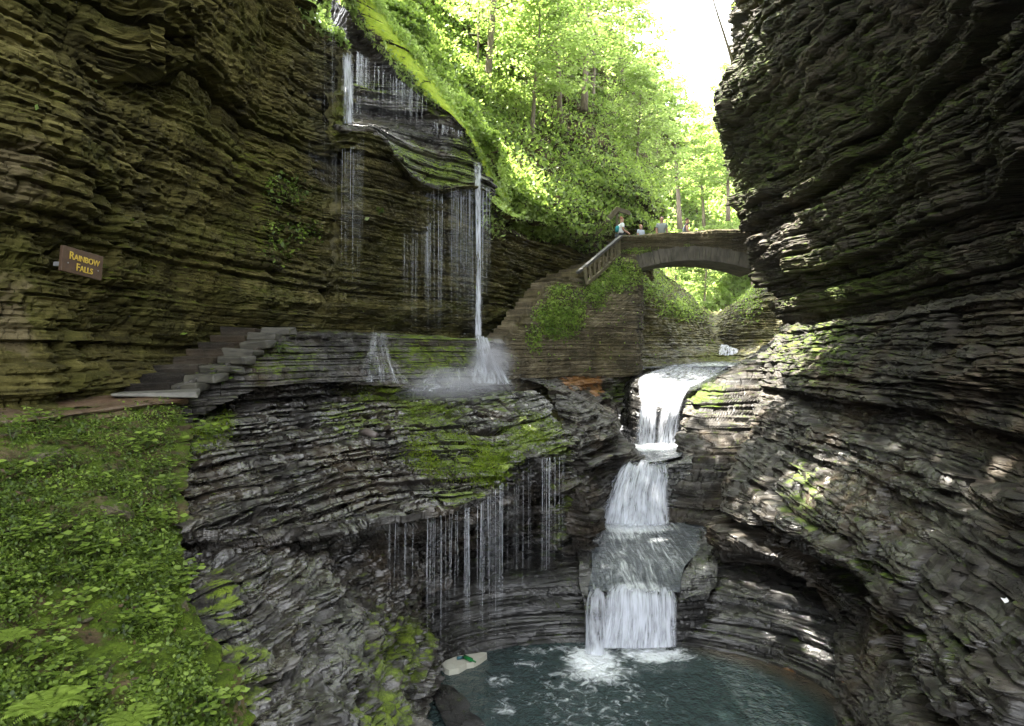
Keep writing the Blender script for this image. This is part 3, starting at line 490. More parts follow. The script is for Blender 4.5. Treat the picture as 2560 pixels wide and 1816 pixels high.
# ------------------------------------------------------------------ water
def mask_grid(G, foam=(), ripple=.6, shallow=None):
    m = np.zeros(G.shape[:2]+(4,)); m[..., 3] = 1; m[..., 1] = ripple
    for cx, cy, rx, ry, v in foam: m[..., 0] = np.maximum(m[..., 0], v*np.clip(1.3-np.hypot((G[..., 0]-cx)/rx, (G[..., 1]-cy)/ry), 0, 1))
    if shallow is not None: m[..., 2] = shallow
    return m
n = 240; xs = np.linspace(-3.0, 7.2, n); ys = np.linspace(6.2, 13.6, n); PX, PY = np.meshgrid(xs, ys)
PG = np.stack([PX, PY, np.full_like(PX, -5.6)+.012*fbm(np.stack([PX, PY, PX*0], -1), 1.4, 3, 5)], -1)
rr = np.hypot((PX-PC[0])/3.55, (PY-PC[1])/2.7)
foam = [(1.45, 12.1, .62, .75, 1.1), (1.5, 11.7, .9, .9, .7), (2.6, 12.35, .95, .4, 1.0), (0.3, 12.0, .5, .25, .5), (-.25, 11.3, .35, .5, .55), (-.1, 10.5, .4, .5, .5), (1.0, 12.5, 1.4, .35, .5), (1.2, 10.8, 2.2, 1.8, .40)]  # broad last patch stands in for sky reflected at the pool centre
wm = mask_grid(PG, foam, .55, np.clip((rr-.86)/.14, 0, 1)*np.clip((PX-2.5)/1.5, 0, 1)*.55)
wm[..., 1] = np.where(PX > 3.6, .25, .6)
tag(grid_obj('pool', PG, M['water'], mask=wm), 'round dark teal pool with white foam and painted sky sheen below the lowest cascade', None, None, 'structure')
def cols(rows, a, b): return [[tuple(np.interp(np.linspace(a, b, 5), range(len(r)), [p[i] for p in r])[k] for i in range(3)) for k in range(5)] for r in rows]
def flat_water(name, rows, nu, nv, lift, foam, label, ripple=.8):
    G = loft(rows, nu, nv); G[..., 2] += lift+.02*fbm(G, 2.5, 3, 9)
    m = np.zeros(G.shape[:2]+(4,)); m[..., 3] = 1; m[..., 1] = ripple; m[..., 0] = ell(G, foam)
    return tag(grid_obj(name, G, M['stream'], mask=m), label, None, None, 'structure')
flat_water('stream', [[(1480, 1312, 17.15), (1580, 1314, 17.1), (1690, 1314, 17.1), (1770, 1312, 17.15)], [(1478, 1366, 15.6), (1580, 1366, 15.6), (1690, 1366, 15.6), (1765, 1366, 15.6)], [(1480, 1425, 14.1), (1580, 1425, 14.1), (1650, 1425, 14.1), (1712, 1425, 14.1)], [(1470, 1486, 13.2), (1590, 1488, 13.2), (1640, 1490, 13.15), (1700, 1490, 13.15)]], 120, 120, .07, [(1580, 1318, 110, 22, 1.0), (1560, 1340, 90, 20, .6), (1600, 1470, 100, 25, .6), (1600, 1400, 200, 120, .42)], 'rippling stream between the middle and lowest cascades')
flat_water('stream', cols(S[5:8], .6, 4.5), 80, 60, .06, [(1630, 1118, 75, 14, 1.0), (1620, 1150, 70, 14, .45)], 'short white pool below the highest cascade')
flat_water('stream', [[(1600, 916, 31), (1740, 908, 32), (1840, 905, 33), (1880, 900, 33)], [(1600, 925, 29.5), (1720, 920, 29.4), (1830, 918, 29.5), (1870, 910, 30)]], 60, 30, .05, [(1780, 914, 80, 10, .7)], 'still water under the bridge')
def sheet(name, rows, nu, nv, mat, label, bulge=.05, seed=0, edge=.12, foot=0., top=0., lift=.0, parent=None, kind='structure'):
    G = loft(rows, nu, nv); N = normals(G); U = arclen(G, 1); Vv = arclen(G, 0)
    um = U.mean(0, keepdims=True)+0*U
    G = G+N*(lift+bulge*fbm(np.stack([um*7, Vv*.35, um*0], -1), 1, 3, seed))[..., None]
    a = np.linspace(0, 1, nu)[None]; e = np.clip(np.minimum(a, 1-a)/max(edge, 1e-3), 0, 1); top = max(top, .04); foot = max(foot, .05)
    wob = np.clip(e*1.6-.8*vnoise(um*6, Vv*.5, um*0+seed, seed)*(e < 1), 0, 1)
    b = np.linspace(0, 1, nv)[:, None]; dn = wob*np.clip((1-b)/foot, 0, 1)*np.clip(b/top-.9*vnoise(um*5, um*0, um*0+seed, 3)*(b < top*2), 0, 1)
    o = grid_obj(name, G, mat, parent, True, flow=np.stack([um+seed*3.3, Vv, 0*Vv], -1), dens=dn)
    return tag(o, label, None, None, kind) if kind else o
# highest cascade: sloping sheet, then two falls
sheet('cascade', cols(S[0:4], 1, 4), 160, 200, M['slide'], 'white sheet sliding down the highest cascade', .05, 1, .08, lift=.05, top=.05)
sheet('cascade', [[(1592, 955, 24.2), (1618, 964, 23.9), (1652, 968, 23.7)], [(1597, 1004, 23), (1620, 1006, 22.9), (1648, 1004, 22.8)], [(1591, 1045, 22.5), (1614, 1045, 22.4), (1642, 1045, 22.4)], [(1585, 1118, 22.2), (1610, 1118, 22.1), (1640, 1118, 22.1)]], 80, 160, M['fall'], 'broad left fall of the highest cascade', .05, 2, .25, lift=.06, top=.05)
sheet('cascade', [[(1660, 966, 23.8), (1696, 968, 23.8), (1732, 960, 24)], [(1660, 1002, 22.9), (1688, 998, 22.9), (1718, 988, 23)], [(1646, 1040, 22.4), (1672, 1040, 22.3), (1704, 1033, 22.4)], [(1636, 1118, 22.2), (1662, 1118, 22.1), (1693, 1116, 22.2)]], 80, 160, M['fall'], 'right fall of the highest cascade curving down to the left', .06, 3, .3, lift=.06, top=.05)
sheet('cascade', [[(1630, 985, 23.1), (1650, 986, 23.1), (1672, 984, 23.1)], [(1628, 1040, 22.6), (1648, 1040, 22.6), (1668, 1040, 22.6)], [(1626, 1116, 22.4), (1646, 1116, 22.4), (1664, 1116, 22.4)]], 50, 100, M['veil'], 'thin veil between the two falls of the highest cascade', .04, 33, .2, lift=.03)
for k in range(2):
    sheet('cascade', [[(1552+k*8, 1164, 18.5), (1610, 1162, 18.4), (1672, 1156, 18.5)], [(1545-k*6, 1196, 18), (1605, 1192, 17.7), (1674, 1190, 17.8)], [(1512, 1250, 17.3), (1590, 1245, 17.2), (1672, 1245, 17.3)], [(1492, 1316, 16.8), (1585, 1322, 16.6), (1674, 1318, 16.8)]],
          180, 200, M['fall'], 'broad white middle cascade fanning out to the left' if k == 0 else 'thin outer veil of the middle cascade', .09, 5+k, .22, lift=.06+.1*k, top=.1)
    sheet('cascade', [[(1525, 1470, 13.4), (1600, 1478, 13.3), (1690, 1486, 13.2)], [(1508, 1500, 12.9), (1600, 1506, 12.85), (1694, 1508, 12.8)], [(1500, 1550, 12.7), (1600, 1555, 12.7), (1694, 1555, 12.65)], [(1490, 1622, 12.5), (1595, 1624, 12.5), (1694, 1618, 12.5)]],
          200, 180, M['fall'], 'wide curtain of the lowest cascade pouring into the pool' if k == 0 else 'thin outer veil of the lowest cascade', .07, 8+k, .16, lift=.06+.08*k, top=.12)
sheet('cascade', [[(1478, 1478, 13.3), (1492, 1476, 13.2), (1510, 1478, 13.2)], [(1472, 1510, 12.7), (1488, 1510, 12.5), (1506, 1510, 12.6)], [(1466, 1635, 12.35), (1486, 1640, 12.2), (1508, 1638, 12.3)]], 60, 150, M['fall'], 'narrow column at the left end of the lowest cascade', .04, 14, .2, lift=.08, top=.15)
sheet('cascade', [[(1798, 866, 37), (1828, 867, 37.4), (1858, 866, 36.6)], [(1796, 876, 35.6), (1826, 877, 35.6), (1860, 876, 35.4)], [(1792, 892, 34.8), (1826, 893, 34.8), (1864, 890, 34.6)]], 50, 50, M['fall'], 'small distant white cascade under the bridge', .05, 15, .2, lift=.1)
# tall falls from the ledge
sheet('waterfall', [[(1184, 396, 21.5), (1195, 394, 21.4), (1206, 398, 21.4)], [(1186, 470, 20.8), (1195, 470, 20.7), (1206, 470, 20.7)], [(1187, 650, 20.3), (1196, 650, 20.3), (1205, 650, 20.3)], [(1186, 850, 20.1), (1196, 850, 20.1), (1207, 850, 20.1)]], 60, 300, M['fall'], 'tall narrow waterfall dropping from the mossy ledge to the stone wall', .03, 16, .3, top=.05)
sheet('waterfall', [[(854, 128, 17.4), (868, 122, 17.3), (882, 120, 17.3)], [(855, 180, 17.1), (869, 180, 17.0), (884, 180, 17.0)], [(854, 312, 17), (870, 312, 16.9), (888, 312, 16.9)]], 60, 200, M['fall'], 'upper waterfall dropping into the slot beside the mossy ridge', .03, 17, .3, top=.1)
sheet('waterfall', [[(894, 372, 17.6), (900, 370, 17.5), (908, 372, 17.5)], [(896, 420, 17.3), (901, 420, 17.3), (907, 420, 17.3)], [(897, 640, 17.2), (902, 640, 17.2), (908, 640, 17.2)]], 30, 200, M['veil'], 'thin strand of water falling from below the upper slot', .02, 18, .3, foot=.6)
for (a, b, y0, y1, d, sd_) in [(1020, 1150, 462, 835, 19.3, 20), (1150, 1186, 460, 840, 20.6, 21), (770, 850, 45, 560, 17.6, 22), (870, 1060, 150, 305, 20.2, 24), (1060, 1160, 300, 345, 20.9, 25), (1205, 1225, 470, 760, 20.9, 26)]:
    sheet('waterfall', [[(a, y0, d), ((a+b)/2, y0, d), (b, y0, d)], [(a, (y0+y1)/2, d-.1), ((a+b)/2, (y0+y1)/2, d-.1), (b, (y0+y1)/2, d-.1)], [(a, y1, d-.15), ((a+b)/2, y1, d-.15), (b, y1, d-.15)]], 90, 60, M['veil'], {20: 'wide thin veil of water below the mossy ledge', 21: 'thin veil just left of the tall waterfall', 22: 'thin veil hanging from the cliff edge left of the slot', 24: 'thin veil in front of the dark bowl', 25: 'short veil at the right of the dark bowl', 26: 'thin veil just right of the tall waterfall'}[sd_], .02, sd_, .1, foot=.5, top=.02)
# water sliding down the stone wall
sheet('waterfall', [[(1188, 846, 19.9), (1200, 846, 19.9), (1215, 848, 20)], [(1188, 900, 19.3), (1210, 900, 19.3), (1240, 905, 19.6)], [(1170, 965, 18.6), (1220, 968, 18.7), (1290, 970, 19.4)]], 80, 120, M['slide'], 'spreading water sliding down the mossy stone wall', .05, 30, .3, lift=.12)
sheet('waterfall', [[(925, 838, 17.4), (945, 838, 17.5), (965, 840, 17.8)], [(915, 890, 16.8), (942, 890, 16.9), (970, 890, 17.2)], [(880, 965, 15.6), (950, 968, 16.2), (1030, 970, 17)]], 80, 120, M['film'], 'thin water sliding down the stone wall under the left veil', .05, 31, .3, lift=.14)
sheet('waterfall', [[(1060, 925, 17.6), (1130, 925, 18.3), (1200, 925, 18.9)], [(1050, 950, 17.2), (1130, 950, 17.8), (1220, 952, 18.4)], [(1000, 990, 16.2), (1120, 990, 16.9), (1250, 985, 17.9)]], 80, 60, M['film'], 'white film of water over the top of the terrace', .04, 32, .2, lift=.12)
# drips under the terrace lip
def drips(name, spans, label, seed):
    r = np.random.default_rng(seed); mb = []; fl = []; dn = []; fc = []; o = 0
    for (a, b, ya, yb, da, db, yend, cnt) in spans:
        for i in range(cnt):
            t = r.random(); px = a+(b-a)*t; py = ya+(yb-ya)*t; d = da+(db-da)*t; p0 = np.array(P(px, py, d)); L = (yend-py)/F*d*r.uniform(.55, 1.05)
            w = r.uniform(.002, .0045)*d/12; q0 = .2+.8*r.random()**1.6; s0 = r.random()*.15
            for k in range(13):
                s = k/12; c = p0+np.array([.01*math.sin(s*3+i), -.10*math.sqrt(s), -L*s])
                for q in range(4):
                    an = q*math.pi/2; mb.append(c+np.array([math.cos(an)*w, math.sin(an)*w, 0])); fl.append((i*.37, L*s, 0)); dn.append(q0*(1-.6*s)*min(1, 3*(1-s)))
            for k in range(12):
                for q in range(4): fc.append((o+k*4+q, o+k*4+(q+1) % 4, o+k*4+4+(q+1) % 4, o+k*4+4+q))
            o += 52
    return tag(mesh_np(name, mb, fc, M['strand'], None, True, {'flow': np.array(fl), 'dens': np.array(dn)}), label, None, None, 'structure')
drips('dripping_water', [(1200, 1275, 1262, 1190, 11.4, 12.6, 1640, 26), (1060, 1200, 1290, 1265, 10.7, 11.5, 1640, 34), (1275, 1330, 1130, 1140, 13.2, 13.9, 1560, 9), (1340, 1410, 1150, 1140, 14, 15, 1560, 16), (960, 1060, 1312, 1290, 10.2, 10.7, 1560, 8)], 'fine curtain of drips falling from the terrace lip into the pool', 1)
drips('dripping_water', [(772, 868, 35, 118, 17.8, 18.6, 640, 40), (1010, 1150, 470, 470, 19.4, 20.2, 840, 40), (1150, 1225, 465, 470, 20.6, 21.2, 840, 30), (880, 1070, 120, 250, 20.6, 20.8, 320, 50), (1070, 1160, 300, 330, 20.9, 21.4, 350, 34), (850, 915, 325, 345, 17.2, 17.2, 760, 14)], 'fine strands of water falling from the upper ledge and cliff edge', 2)
# ------------------------------------------------------------------ helpers for things on surfaces
def at_surf(O, px, py):
    qx, qy = proj(O); m = np.hypot(qx-px, qy-py); i = np.unravel_index(np.argmin(m), m.shape); return O[i].copy()
def leaf_mesh(name, c, a, n, s, mat, parent=None, ratio=.5, rnd=None):
    """many leaf-sized diamonds: centres c, long axes a, normals n, lengths s"""
    a = a/(np.linalg.norm(a, axis=1, keepdims=True)+1e-9); b = np.cross(n, a); b /= np.linalg.norm(b, axis=1, keepdims=True)+1e-9
    n2 = np.cross(a, b); s = s[:, None]
    v = np.stack([c-a*s*.5, c+b*s*ratio*.5-n2*s*.06+a*s*.05, c+a*s*.5-n2*s*.12, c-b*s*ratio*.5-n2*s*.06+a*s*.05], 1)
    r = rng.random(len(c)) if rnd is None else rnd
    return mesh_np(name, v, np.arange(len(c)*4).reshape(-1, 4), mat, parent, False, {'rnd': np.repeat(r, 4)})
def pick(O, N, count, wfun=None):             # random points on a surface, even over what the eye sees of it
    px, py = proj(O); ar = np.abs(np.gradient(px, axis=1)*np.gradient(py, axis=0)-np.gradient(px, axis=0)*np.gradient(py, axis=1))
    ar = np.clip(ar, 0, np.percentile(ar, 98))+.02*ar.mean()
    if wfun is not None: ar = ar*wfun(px, py, O)
    ar = ar.ravel()/ar.sum(); i = rng.choice(ar.size, count, p=ar)
    return O.reshape(-1, 3)[i]+rng.normal(0, .02, (count, 3)), N.reshape(-1, 3)[i]
def cover(name, O, N, count, size, mat, up=.5, lift=.3, w=None, clump=1.2, label=None, ratio=.55):
    c, n = pick(O, N, count, w); k = np.clip(fbm(c, clump, 3, 17)+.5, 0, 1)
    c = c+(n*.6+np.array([0, 0, .5]))*(rng.random(len(c))**1.2*lift*(.3+1.2*k))[:, None]
    nn = n*(1-up)+np.array([0, 0, up])+rng.normal(0, .35, c.shape); nn /= np.linalg.norm(nn, axis=1, keepdims=True)
    r = np.clip(rng.random(len(c))*.75+k*.6-.2, 0, 1)
    o = leaf_mesh(name, c, rng.normal(0, 1, c.shape)+n*.4, nn, size*(.5+rng.random(len(c))), mat, None, ratio, r)
    return tag(o, label, None, None, 'stuff')
# ------------------------------------------------------------------ bridge, pier, stairs, rails
Wp = [[(1255, 980, 21.6), (1330, 975, 23), (1420, 950, 24.8), (1515, 945, 26.2), (1592, 940, 27), (1604, 925, 30.5)],
      [(1258, 900, 21.8), (1335, 890, 23.2), (1425, 890, 24.9), (1515, 890, 26.3), (1594, 890, 27.1), (1606, 880, 30.5)],
      [(1262, 850, 22), (1340, 850, 23.5), (1430, 850, 25.1), (1520, 850, 26.4), (1595, 850, 27.3), (1608, 845, 30.5)],
      [(1300, 790, 23.2), (1370, 795, 24.3), (1445, 800, 25.6), (1525, 800, 26.7), (1596, 800, 27.6), (1608, 800, 30.5)],
      [(1342, 738, 24.4), (1400, 745, 25.2), (1465, 750, 26.2), (1530, 750, 27.1), (1597, 750, 28), (1608, 750, 31)],
      [(1372, 706, 25.2), (1430, 712, 26), (1480, 715, 26.9), (1540, 712, 27.6), (1597, 710, 28.4), (1608, 710, 31)],
      [(1440, 697, 26.4), (1475, 703, 27), (1510, 690, 27.8), (1555, 680, 28.3), (1596, 680, 28.8), (1606, 684, 31)],
      [(1470, 700, 27.4), (1500, 682, 27.9), (1530, 662, 28.4), (1560, 645, 28.8), (1590, 640, 29.1), (1600, 650, 31)]]
pier, WO, WN = rock('stone_pier', Wp, 520, 460, M['masonry'], COURSE, seed=151, rough=.03, bigA=.1, bigS=1, basem=.12, mossn=.3, tagit=False, basew=.15,
     moss=[(1400, 790, 60, 60, .45), (1500, 720, 60, 40, .4)], warp=.05)
tag(pier, 'tall tapering dry stone pier carrying the bridge and its stair', 'bridge pier')
bx0, bx1, by = 4.70, 11.1, 29.2
bridge = empty('stone_bridge', (7.9, by, 3.6), 'arched stone footbridge across the gorge with four walkers on it', 'bridge')
def bl(v): return np.asarray(v, float)-np.array([7.9, by, 3.6])
bc, bz0, bR = 7.95, 3.50, 8.2
def intr(x): return bz0-(bR-.50)+math.sqrt(bR*bR-(x-bc)**2)
def ptop(x): return 5.06+(x-bx0)*.055+.02*math.sin(x*3)
def parapet(y0, sgn, nm):
    rows = []
    X = np.linspace(bx0, bx1, 30)
    def zlo(x): return max(intr(min(max(x, bc-2.75), bc+2.75))+.62, 3.9)
    for k in range(7): rows.append([(x, y0, zlo(x)+(ptop(x)-zlo(x))*k/6) for x in X])
    rows.append([(x, y0+sgn*.18, ptop(x)+.03) for x in X]); rows.append([(x, y0+sgn*.38, ptop(x)) for x in X]); rows.append([(x, y0+sgn*.40, 4.2) for x in X])
    G = loft(rows, 330, 150, True)
    o, O, N = rock(nm, G, 0, 0, M['masonry'], [(.11, .42, .06, 1.0), (.05, .2, .02, 1.0)], seed=161+sgn, rough=.02, warp=.03, basem=.16, mossn=.2, tagit=False, moss=[(1610, 625, 60, 14, .35)])
    o.data.transform(Matrix.Translation((-7.9, -by, -3.6))); o.parent = bridge; return O
BO = parapet(by, 1, 'parapet'); parapet(by+2.2, -1, 'parapet')
mb = MB(); nvs = 46
for i in range(nvs):
    x0 = bc-2.78+5.56*i/nvs; x1 = bc-2.78+5.56*(i+1)/nvs-.012; j = random.uniform(-.02, .03); h = .62+random.uniform(-.04, .02); vs = []
    for yy in (by-.03-j, by+2.23+j):
        for x in (x0, x1):
            a = math.asin((x-bc)/bR)
            for r in (bR, bR+h): vs.append(bl((bc+r*math.sin(a), yy, bz0-(bR-.50)+r*math.cos(a)+random.uniform(-.006, .006))))
    mb.add(vs, [(0, 1, 3, 2), (4, 6, 7, 5), (0, 4, 5, 1), (2, 3, 7, 6), (0, 2, 6, 4), (1, 5, 7, 3)])
mb.build('arch_ring', simple('arch stones', (.11, .098, .078), .8, (.05, .045, .036), 3, (1, 1, .5), .6), bridge)
mb = MB(); mb.box(bl((bc-.1, by+1.1, 4.24)), 6.3, 1.36, .16, None); mb.build('deck', M['stone'], bridge)
st = empty('stone_stair', V(1262, 846, 22), 'steep grey stone stair climbing the pier side to the bridge', 'stairs')
A, B, Cc = V(1256, 850, 21.9), V(1374, 703, 25.4), V(1556, 640, 29.6)
def flight(a, b, nst, wd, parent, side=-1, nm='step', mt=None):
    d = Vector((b.x-a.x, b.y-a.y, 0)); L = d.length; d.normalize(); w = Vector((-d.y, d.x, 0))
    for i in range(nst):
        t = (i+.5)/nst; c = a.lerp(b, t)+w*wd*.42; mb = MB(); q = Matrix((d, w, Vector((0, 0, 1)))).transposed()
        mb.box(c-Vector((0, 0, .10))-parent.location, L/nst+.16, wd*random.uniform(.75, 1.25), .22+.1*random.random(), q, .035); mb.build(nm, mt or M['stairstone'], parent, bevel=.015)
flight(A, B, 16, .6, st, mt=M['masonry']); flight(B+Vector((.3, .5, .05)), Cc, 11, 1.2, st, mt=M['masonry'])
rl = empty('wooden_railing', V(1462, 700, 27), 'weathered wooden railing with slanted balusters beside the bridge stair', 'railing')
def rb(a, b, w, h, nm, mt): m_ = MB(); m_.bar(Vector(a)-rl.location, Vector(b)-rl.location, w, h); m_.build(nm, mt, rl, bevel=.008)
ta, tb, ba, bb = V(1444, 682, 26.3), V(1553, 591, 29.1), V(1466, 711, 26.5), V(1548, 640, 29.1)
rb(ta, tb, .16, .10, 'top_rail', M['wood2']); rb(ba, bb, .10, .14, 'bottom_rail', M['wood'])
rb(V(1462, 668, 26.5), V(1467, 712, 26.5), .13, .13, 'post', M['wood']); rb(V(1547, 597, 29.1), V(1547, 642, 29.1), .14, .14, 'post', M['wood'])
for i in range(1, 8):
    t = i/8; rb(ba.lerp(bb, t), ta.lerp(tb, .14+.84*t), .07, .10, 'baluster', M['wood'])
for t in (.12, .5, .86): rb(ba.lerp(bb, t+.07), ta.lerp(tb, .14+.84*t-.03), .05, .07, 'brace', M['wood'])
wb = empty('wooden_shelter', V(1542, 560, 31), 'dark timber gable roof over the upper stair left of the bridge', 'shelter')
def wbar(a, b, w, h, nm): m_ = MB(); m_.bar(Vector(a)-wb.location, Vector(b)-wb.location, w, h); m_.build(nm, M['wood'], wb, bevel=.01)
wbar(V(1484, 590, 30.2), V(1543, 523, 31), .12, .22, 'rafter'); wbar(V(1541, 523, 31), V(1574, 534, 31.6), .12, .20, 'rafter'); wbar(V(1543, 526, 31.1), V(1541, 600, 31.1), .12, .12, 'post')
# left stair along the cliff and its flagstones
ls = empty('stone_stair', (-6.3, 11.8, -.72), 'worn stone stair at the foot of the cliff rising to the walk behind the falls', 'stairs')
for i in range(8):
    y = 11.75+i*.40; z = -.72+.155*(i+1)-.09
    tw = 1.5 if i < 3 else .75; m_ = MB(); m_.box(Vector((-6.0-tw/2+.06*i, y+.2, z))-ls.location, tw, .56, .19, None, .035); m_.build('tread', M['grey'], ls, bevel=.03)
    m_ = MB(); m_.box(Vector((-5.70+.075*i+random.uniform(-.06, .06), y+.2, z+.012)) - ls.location, .52+random.uniform(0, .15), .52, .17, Matrix.Rotation(random.uniform(-.16, .16), 3, 'Z'), .045); m_.build('end_stone', M['stepstone'], ls, bevel=.035)
fg = MB(); fg.box((0, 0, 0), 1.25, .62, .09, None, .03); fo = fg.build('flagstone', M['stone'], bevel=.02); fo.location = V(395, 992, 11.2)+Vector((0, 0, .05)); fo.rotation_euler = (0, .02, .35)
tag(fo, 'pale grey flagstone at the foot of the left stair', 'flagstone')
# ------------------------------------------------------------------ sign
sp = V(204, 659, 9.55); sign = empty('sign', sp, 'brown wooden sign with yellow lettering on the left cliff', 'sign')
ax = Vector((.20, .975, 0)).normalized(); ax = (ax+Vector((0, 0, -.10))).normalized(); nz_ = ax.cross(Vector((0, 0, 1))).normalized(); upv = nz_.cross(ax).normalized()
sm = Matrix((ax, upv, nz_)).transposed().to_4x4(); sign.matrix_world = Matrix.Translation(sp) @ sm
m_ = MB(); m_.box((0, 0, 0), .70, .36, .05); m_.build('board', M['signwood'], sign, bevel=.006)
for txt, yy, sz in (('Rainbow', .035, .150), ('Falls', -.105, .150)):
    cu = bpy.data.curves.new('lettering', 'FONT'); cu.body = txt; cu.size = sz; cu.align_x = 'CENTER'; cu.extrude = .004; cu.offset = .0012; cu.small_caps_scale = .78
    for i in range(1, len(txt)): cu.body_format[i].use_small_caps = True
    oc = bpy.data.objects.new('lettering', cu); link(oc); bpy.context.view_layer.update(); lm = bpy.data.meshes.new_from_object(oc.evaluated_get(bpy.context.evaluated_depsgraph_get())); bpy.data.objects.remove(oc); bpy.data.curves.remove(cu)
    o = bpy.data.objects.new('lettering', lm); lm.materials.clear(); lm.materials.append(M['gold']); link(o, sign); o.location = (.02 if yy > 0 else .03, yy-.02, .030); o.scale = (.92, 1.0, 1)
for x in (-.25, .27):
    m_ = MB(); m_.tube([(x, -.05, .024), (x, -.05, .034)], [.012, .009], 8); m_.build('bolt', M['bolt'], sign)
post = MB(); post.bar((0, 0, -.03), (0, 0, -.45), .06, .06); post.build('bracket', M['bolt'], sign)
# ------------------------------------------------------------------ people on the bridge
def cloth(nm, c): return simple(nm, c, .8, tuple(x*.85 for x in c), 20, (1, 1, 1), .1)
skin = simple('skin', (.42, .24, .17), .55, (.38, .21, .15), 20, (1, 1, 1), .05)
def skinned(name, pts, edges, rad, mat, parent, root=0):
    me = bpy.data.meshes.new(name); me.from_pydata(pts, edges, []); me.materials.append(mat); o = link(bpy.data.objects.new(name, me), parent)
    m = o.modifiers.new('skin', 'SKIN'); m.use_smooth_shade = True
    for i, v in enumerate(me.skin_vertices[0].data): v.radius = (rad[i], rad[i]) if not isinstance(rad[i], tuple) else rad[i]; v.use_root = i == root
    s = o.modifiers.new('sub', 'SUBSURF'); s.levels = s.render_levels = 2; return o
def person(loc, rz, H, label, shirt, trousers, hair, pack=None, lean=0., arm=0., sleeveless=False):
    t = empty('person', loc, label, 'person', 'walkers on the stone bridge', rz); t.scale = (H/1.75,)*3
    f = lean
    P_ = [(0, 0, .95), (0, f*.3, 1.15), (0, f*.7, 1.38), (0, f*.9, 1.47), (0, f+.02, 1.56), (0, f+.02, 1.68), (0, f+.02, 1.74),
          (.17, f*.8, 1.42), (.23, f*.6+.02, 1.16), (.20, f+.10+arm*.25, .95+arm*.12), (.18, f+.16+arm*.3, .86+arm*.14), (-.17, f*.8, 1.42), (-.24, f*.6-.02, 1.15), (-.24, f*.5+.04, .90), (-.24, f*.5+.07, .81),
          (.09, .02, .90), (.10, .12, .50), (.10, .06, .09), (.10, .20, .05), (-.09, -.02, .90), (-.10, -.08, .50), (-.10, -.22, .10), (-.10, -.10, .05)]
    E_ = [(0, 1), (1, 2), (2, 3), (3, 4), (4, 5), (5, 6), (2, 7), (7, 8), (8, 9), (9, 10), (2, 11), (11, 12), (12, 13), (13, 14), (0, 15), (15, 16), (16, 17), (17, 18), (0, 19), (19, 20), (20, 21), (21, 22)]
    r_ = [(.15, .11), (.14, .11), (.16, .11), .06, .075, .095, .07, .07, .05, .04, .045, .07, .05, .04, .045, .09, .062, .045, .04, .09, .062, .045, .04]
    skinned('body', P_, E_, r_, skin, t)
    idx = [0, 1, 2, 7, 8, 11, 12]; sh = [P_[i] for i in idx]; sh[4] = tuple(Vector(P_[7]).lerp(Vector(P_[8]), .7)); sh[6] = tuple(Vector(P_[11]).lerp(Vector(P_[12]), .7))
    if sleeveless: sh[4] = tuple(Vector(P_[7]).lerp(Vector(P_[8]), .08)); sh[6] = tuple(Vector(P_[11]).lerp(Vector(P_[12]), .08))
    skinned('shirt', sh, [(0, 1), (1, 2), (2, 3), (3, 4), (2, 5), (5, 6)], [(.185, .15), (.18, .145), (.19, .14), .09, .075, .09, .075], cloth('shirt cloth', shirt), t)
    skinned('trousers', [(0, 0, .93), P_[15], P_[16], P_[17], P_[19], P_[20], P_[21]], [(0, 1), (1, 2), (2, 3), (0, 4), (4, 5), (5, 6)], [(.18, .14), .115, .09, .07, .115, .09, .07], cloth('trouser cloth', trousers), t)
    skinned('hair', [(0, f-.02, 1.66), (0, f-.01, 1.735), (0, f+.04, 1.765)], [(0, 1), (1, 2)], [.09, .098, .07], cloth('hair', hair), t)
    if pack: skinned('backpack', [(0, -.17+f*.3, 1.05), (0, -.19+f*.5, 1.22), (0, -.16+f*.7, 1.38)], [(0, 1), (1, 2)], [(.13, .09), (.15, .11), (.12, .08)], cloth('pack cloth', pack), t)
person((P(1551, 590, 30)[0], 30.0, 4.32), R(-80), 1.72, 'person in white shirt carrying a teal backpack at the stair top', (.75, .77, .80), (.05, .055, .07), (.30, .12, .07), (.02, .22, .25), .05, .6)
person((P(1602, 590, 30.2)[0], 30.2, 4.32), R(-150), 1.42, 'small child in pale blue top just right of the white shirt walker', (.45, .50, .60), (.10, .10, .13), (.26, .12, .06))
person((P(1654, 590, 30.3)[0], 30.3, 4.32), R(175), 1.80, 'person in grey t-shirt standing upright in the middle of the bridge', (.24, .26, .27), (.06, .06, .07), (.06, .04, .03))
person((P(1711, 590, 30.3)[0], 30.3, 4.32), R(-95), 1.72, 'person in dark sleeveless top leaning forward, rightmost on the bridge', (.08, .09, .12), (.07, .07, .09), (.05, .035, .025), None, .12, .5, True)
# ------------------------------------------------------------------ small things by the pool
def onz(px, py, z): d = z*F/(CY-py); return P(px, py, d)
sl = [(500, 690), (620, 590), (900, 480), (1200, 420), (1500, 380), (1660, 350), (1790, 360), (1800, 400), (1600, 540), (1430, 630), (1220, 670), (1120, 730), (1000, 800), (850, 830), (720, 855), (600, 810), (540, 740)]
q = [onz(1060+a/11.435, 1600+b/11.435, -5.50) for a, b in sl]; bmn = bmesh.new(); vv = [bmn.verts.new(c) for c in q]; fc = bmn.faces.new(vv); ex = bmesh.ops.extrude_face_region(bmn, geom=[fc])
for v in [g for g in ex['geom'] if isinstance(g, bmesh.types.BMVert)]: v.co.z -= .13
bmesh.ops.recalc_face_normals(bmn, faces=bmn.faces); me = bpy.data.meshes.new('foam_slab'); bmn.to_mesh(me); me.materials.append(simple('pale foam', (.40, .40, .33), .8, (.33, .32, .26), 3, (1, 1, 1), .15))
tag(link(bpy.data.objects.new('foam_slab', me)), 'pale flat slab floating at the left edge of the pool', 'slab')
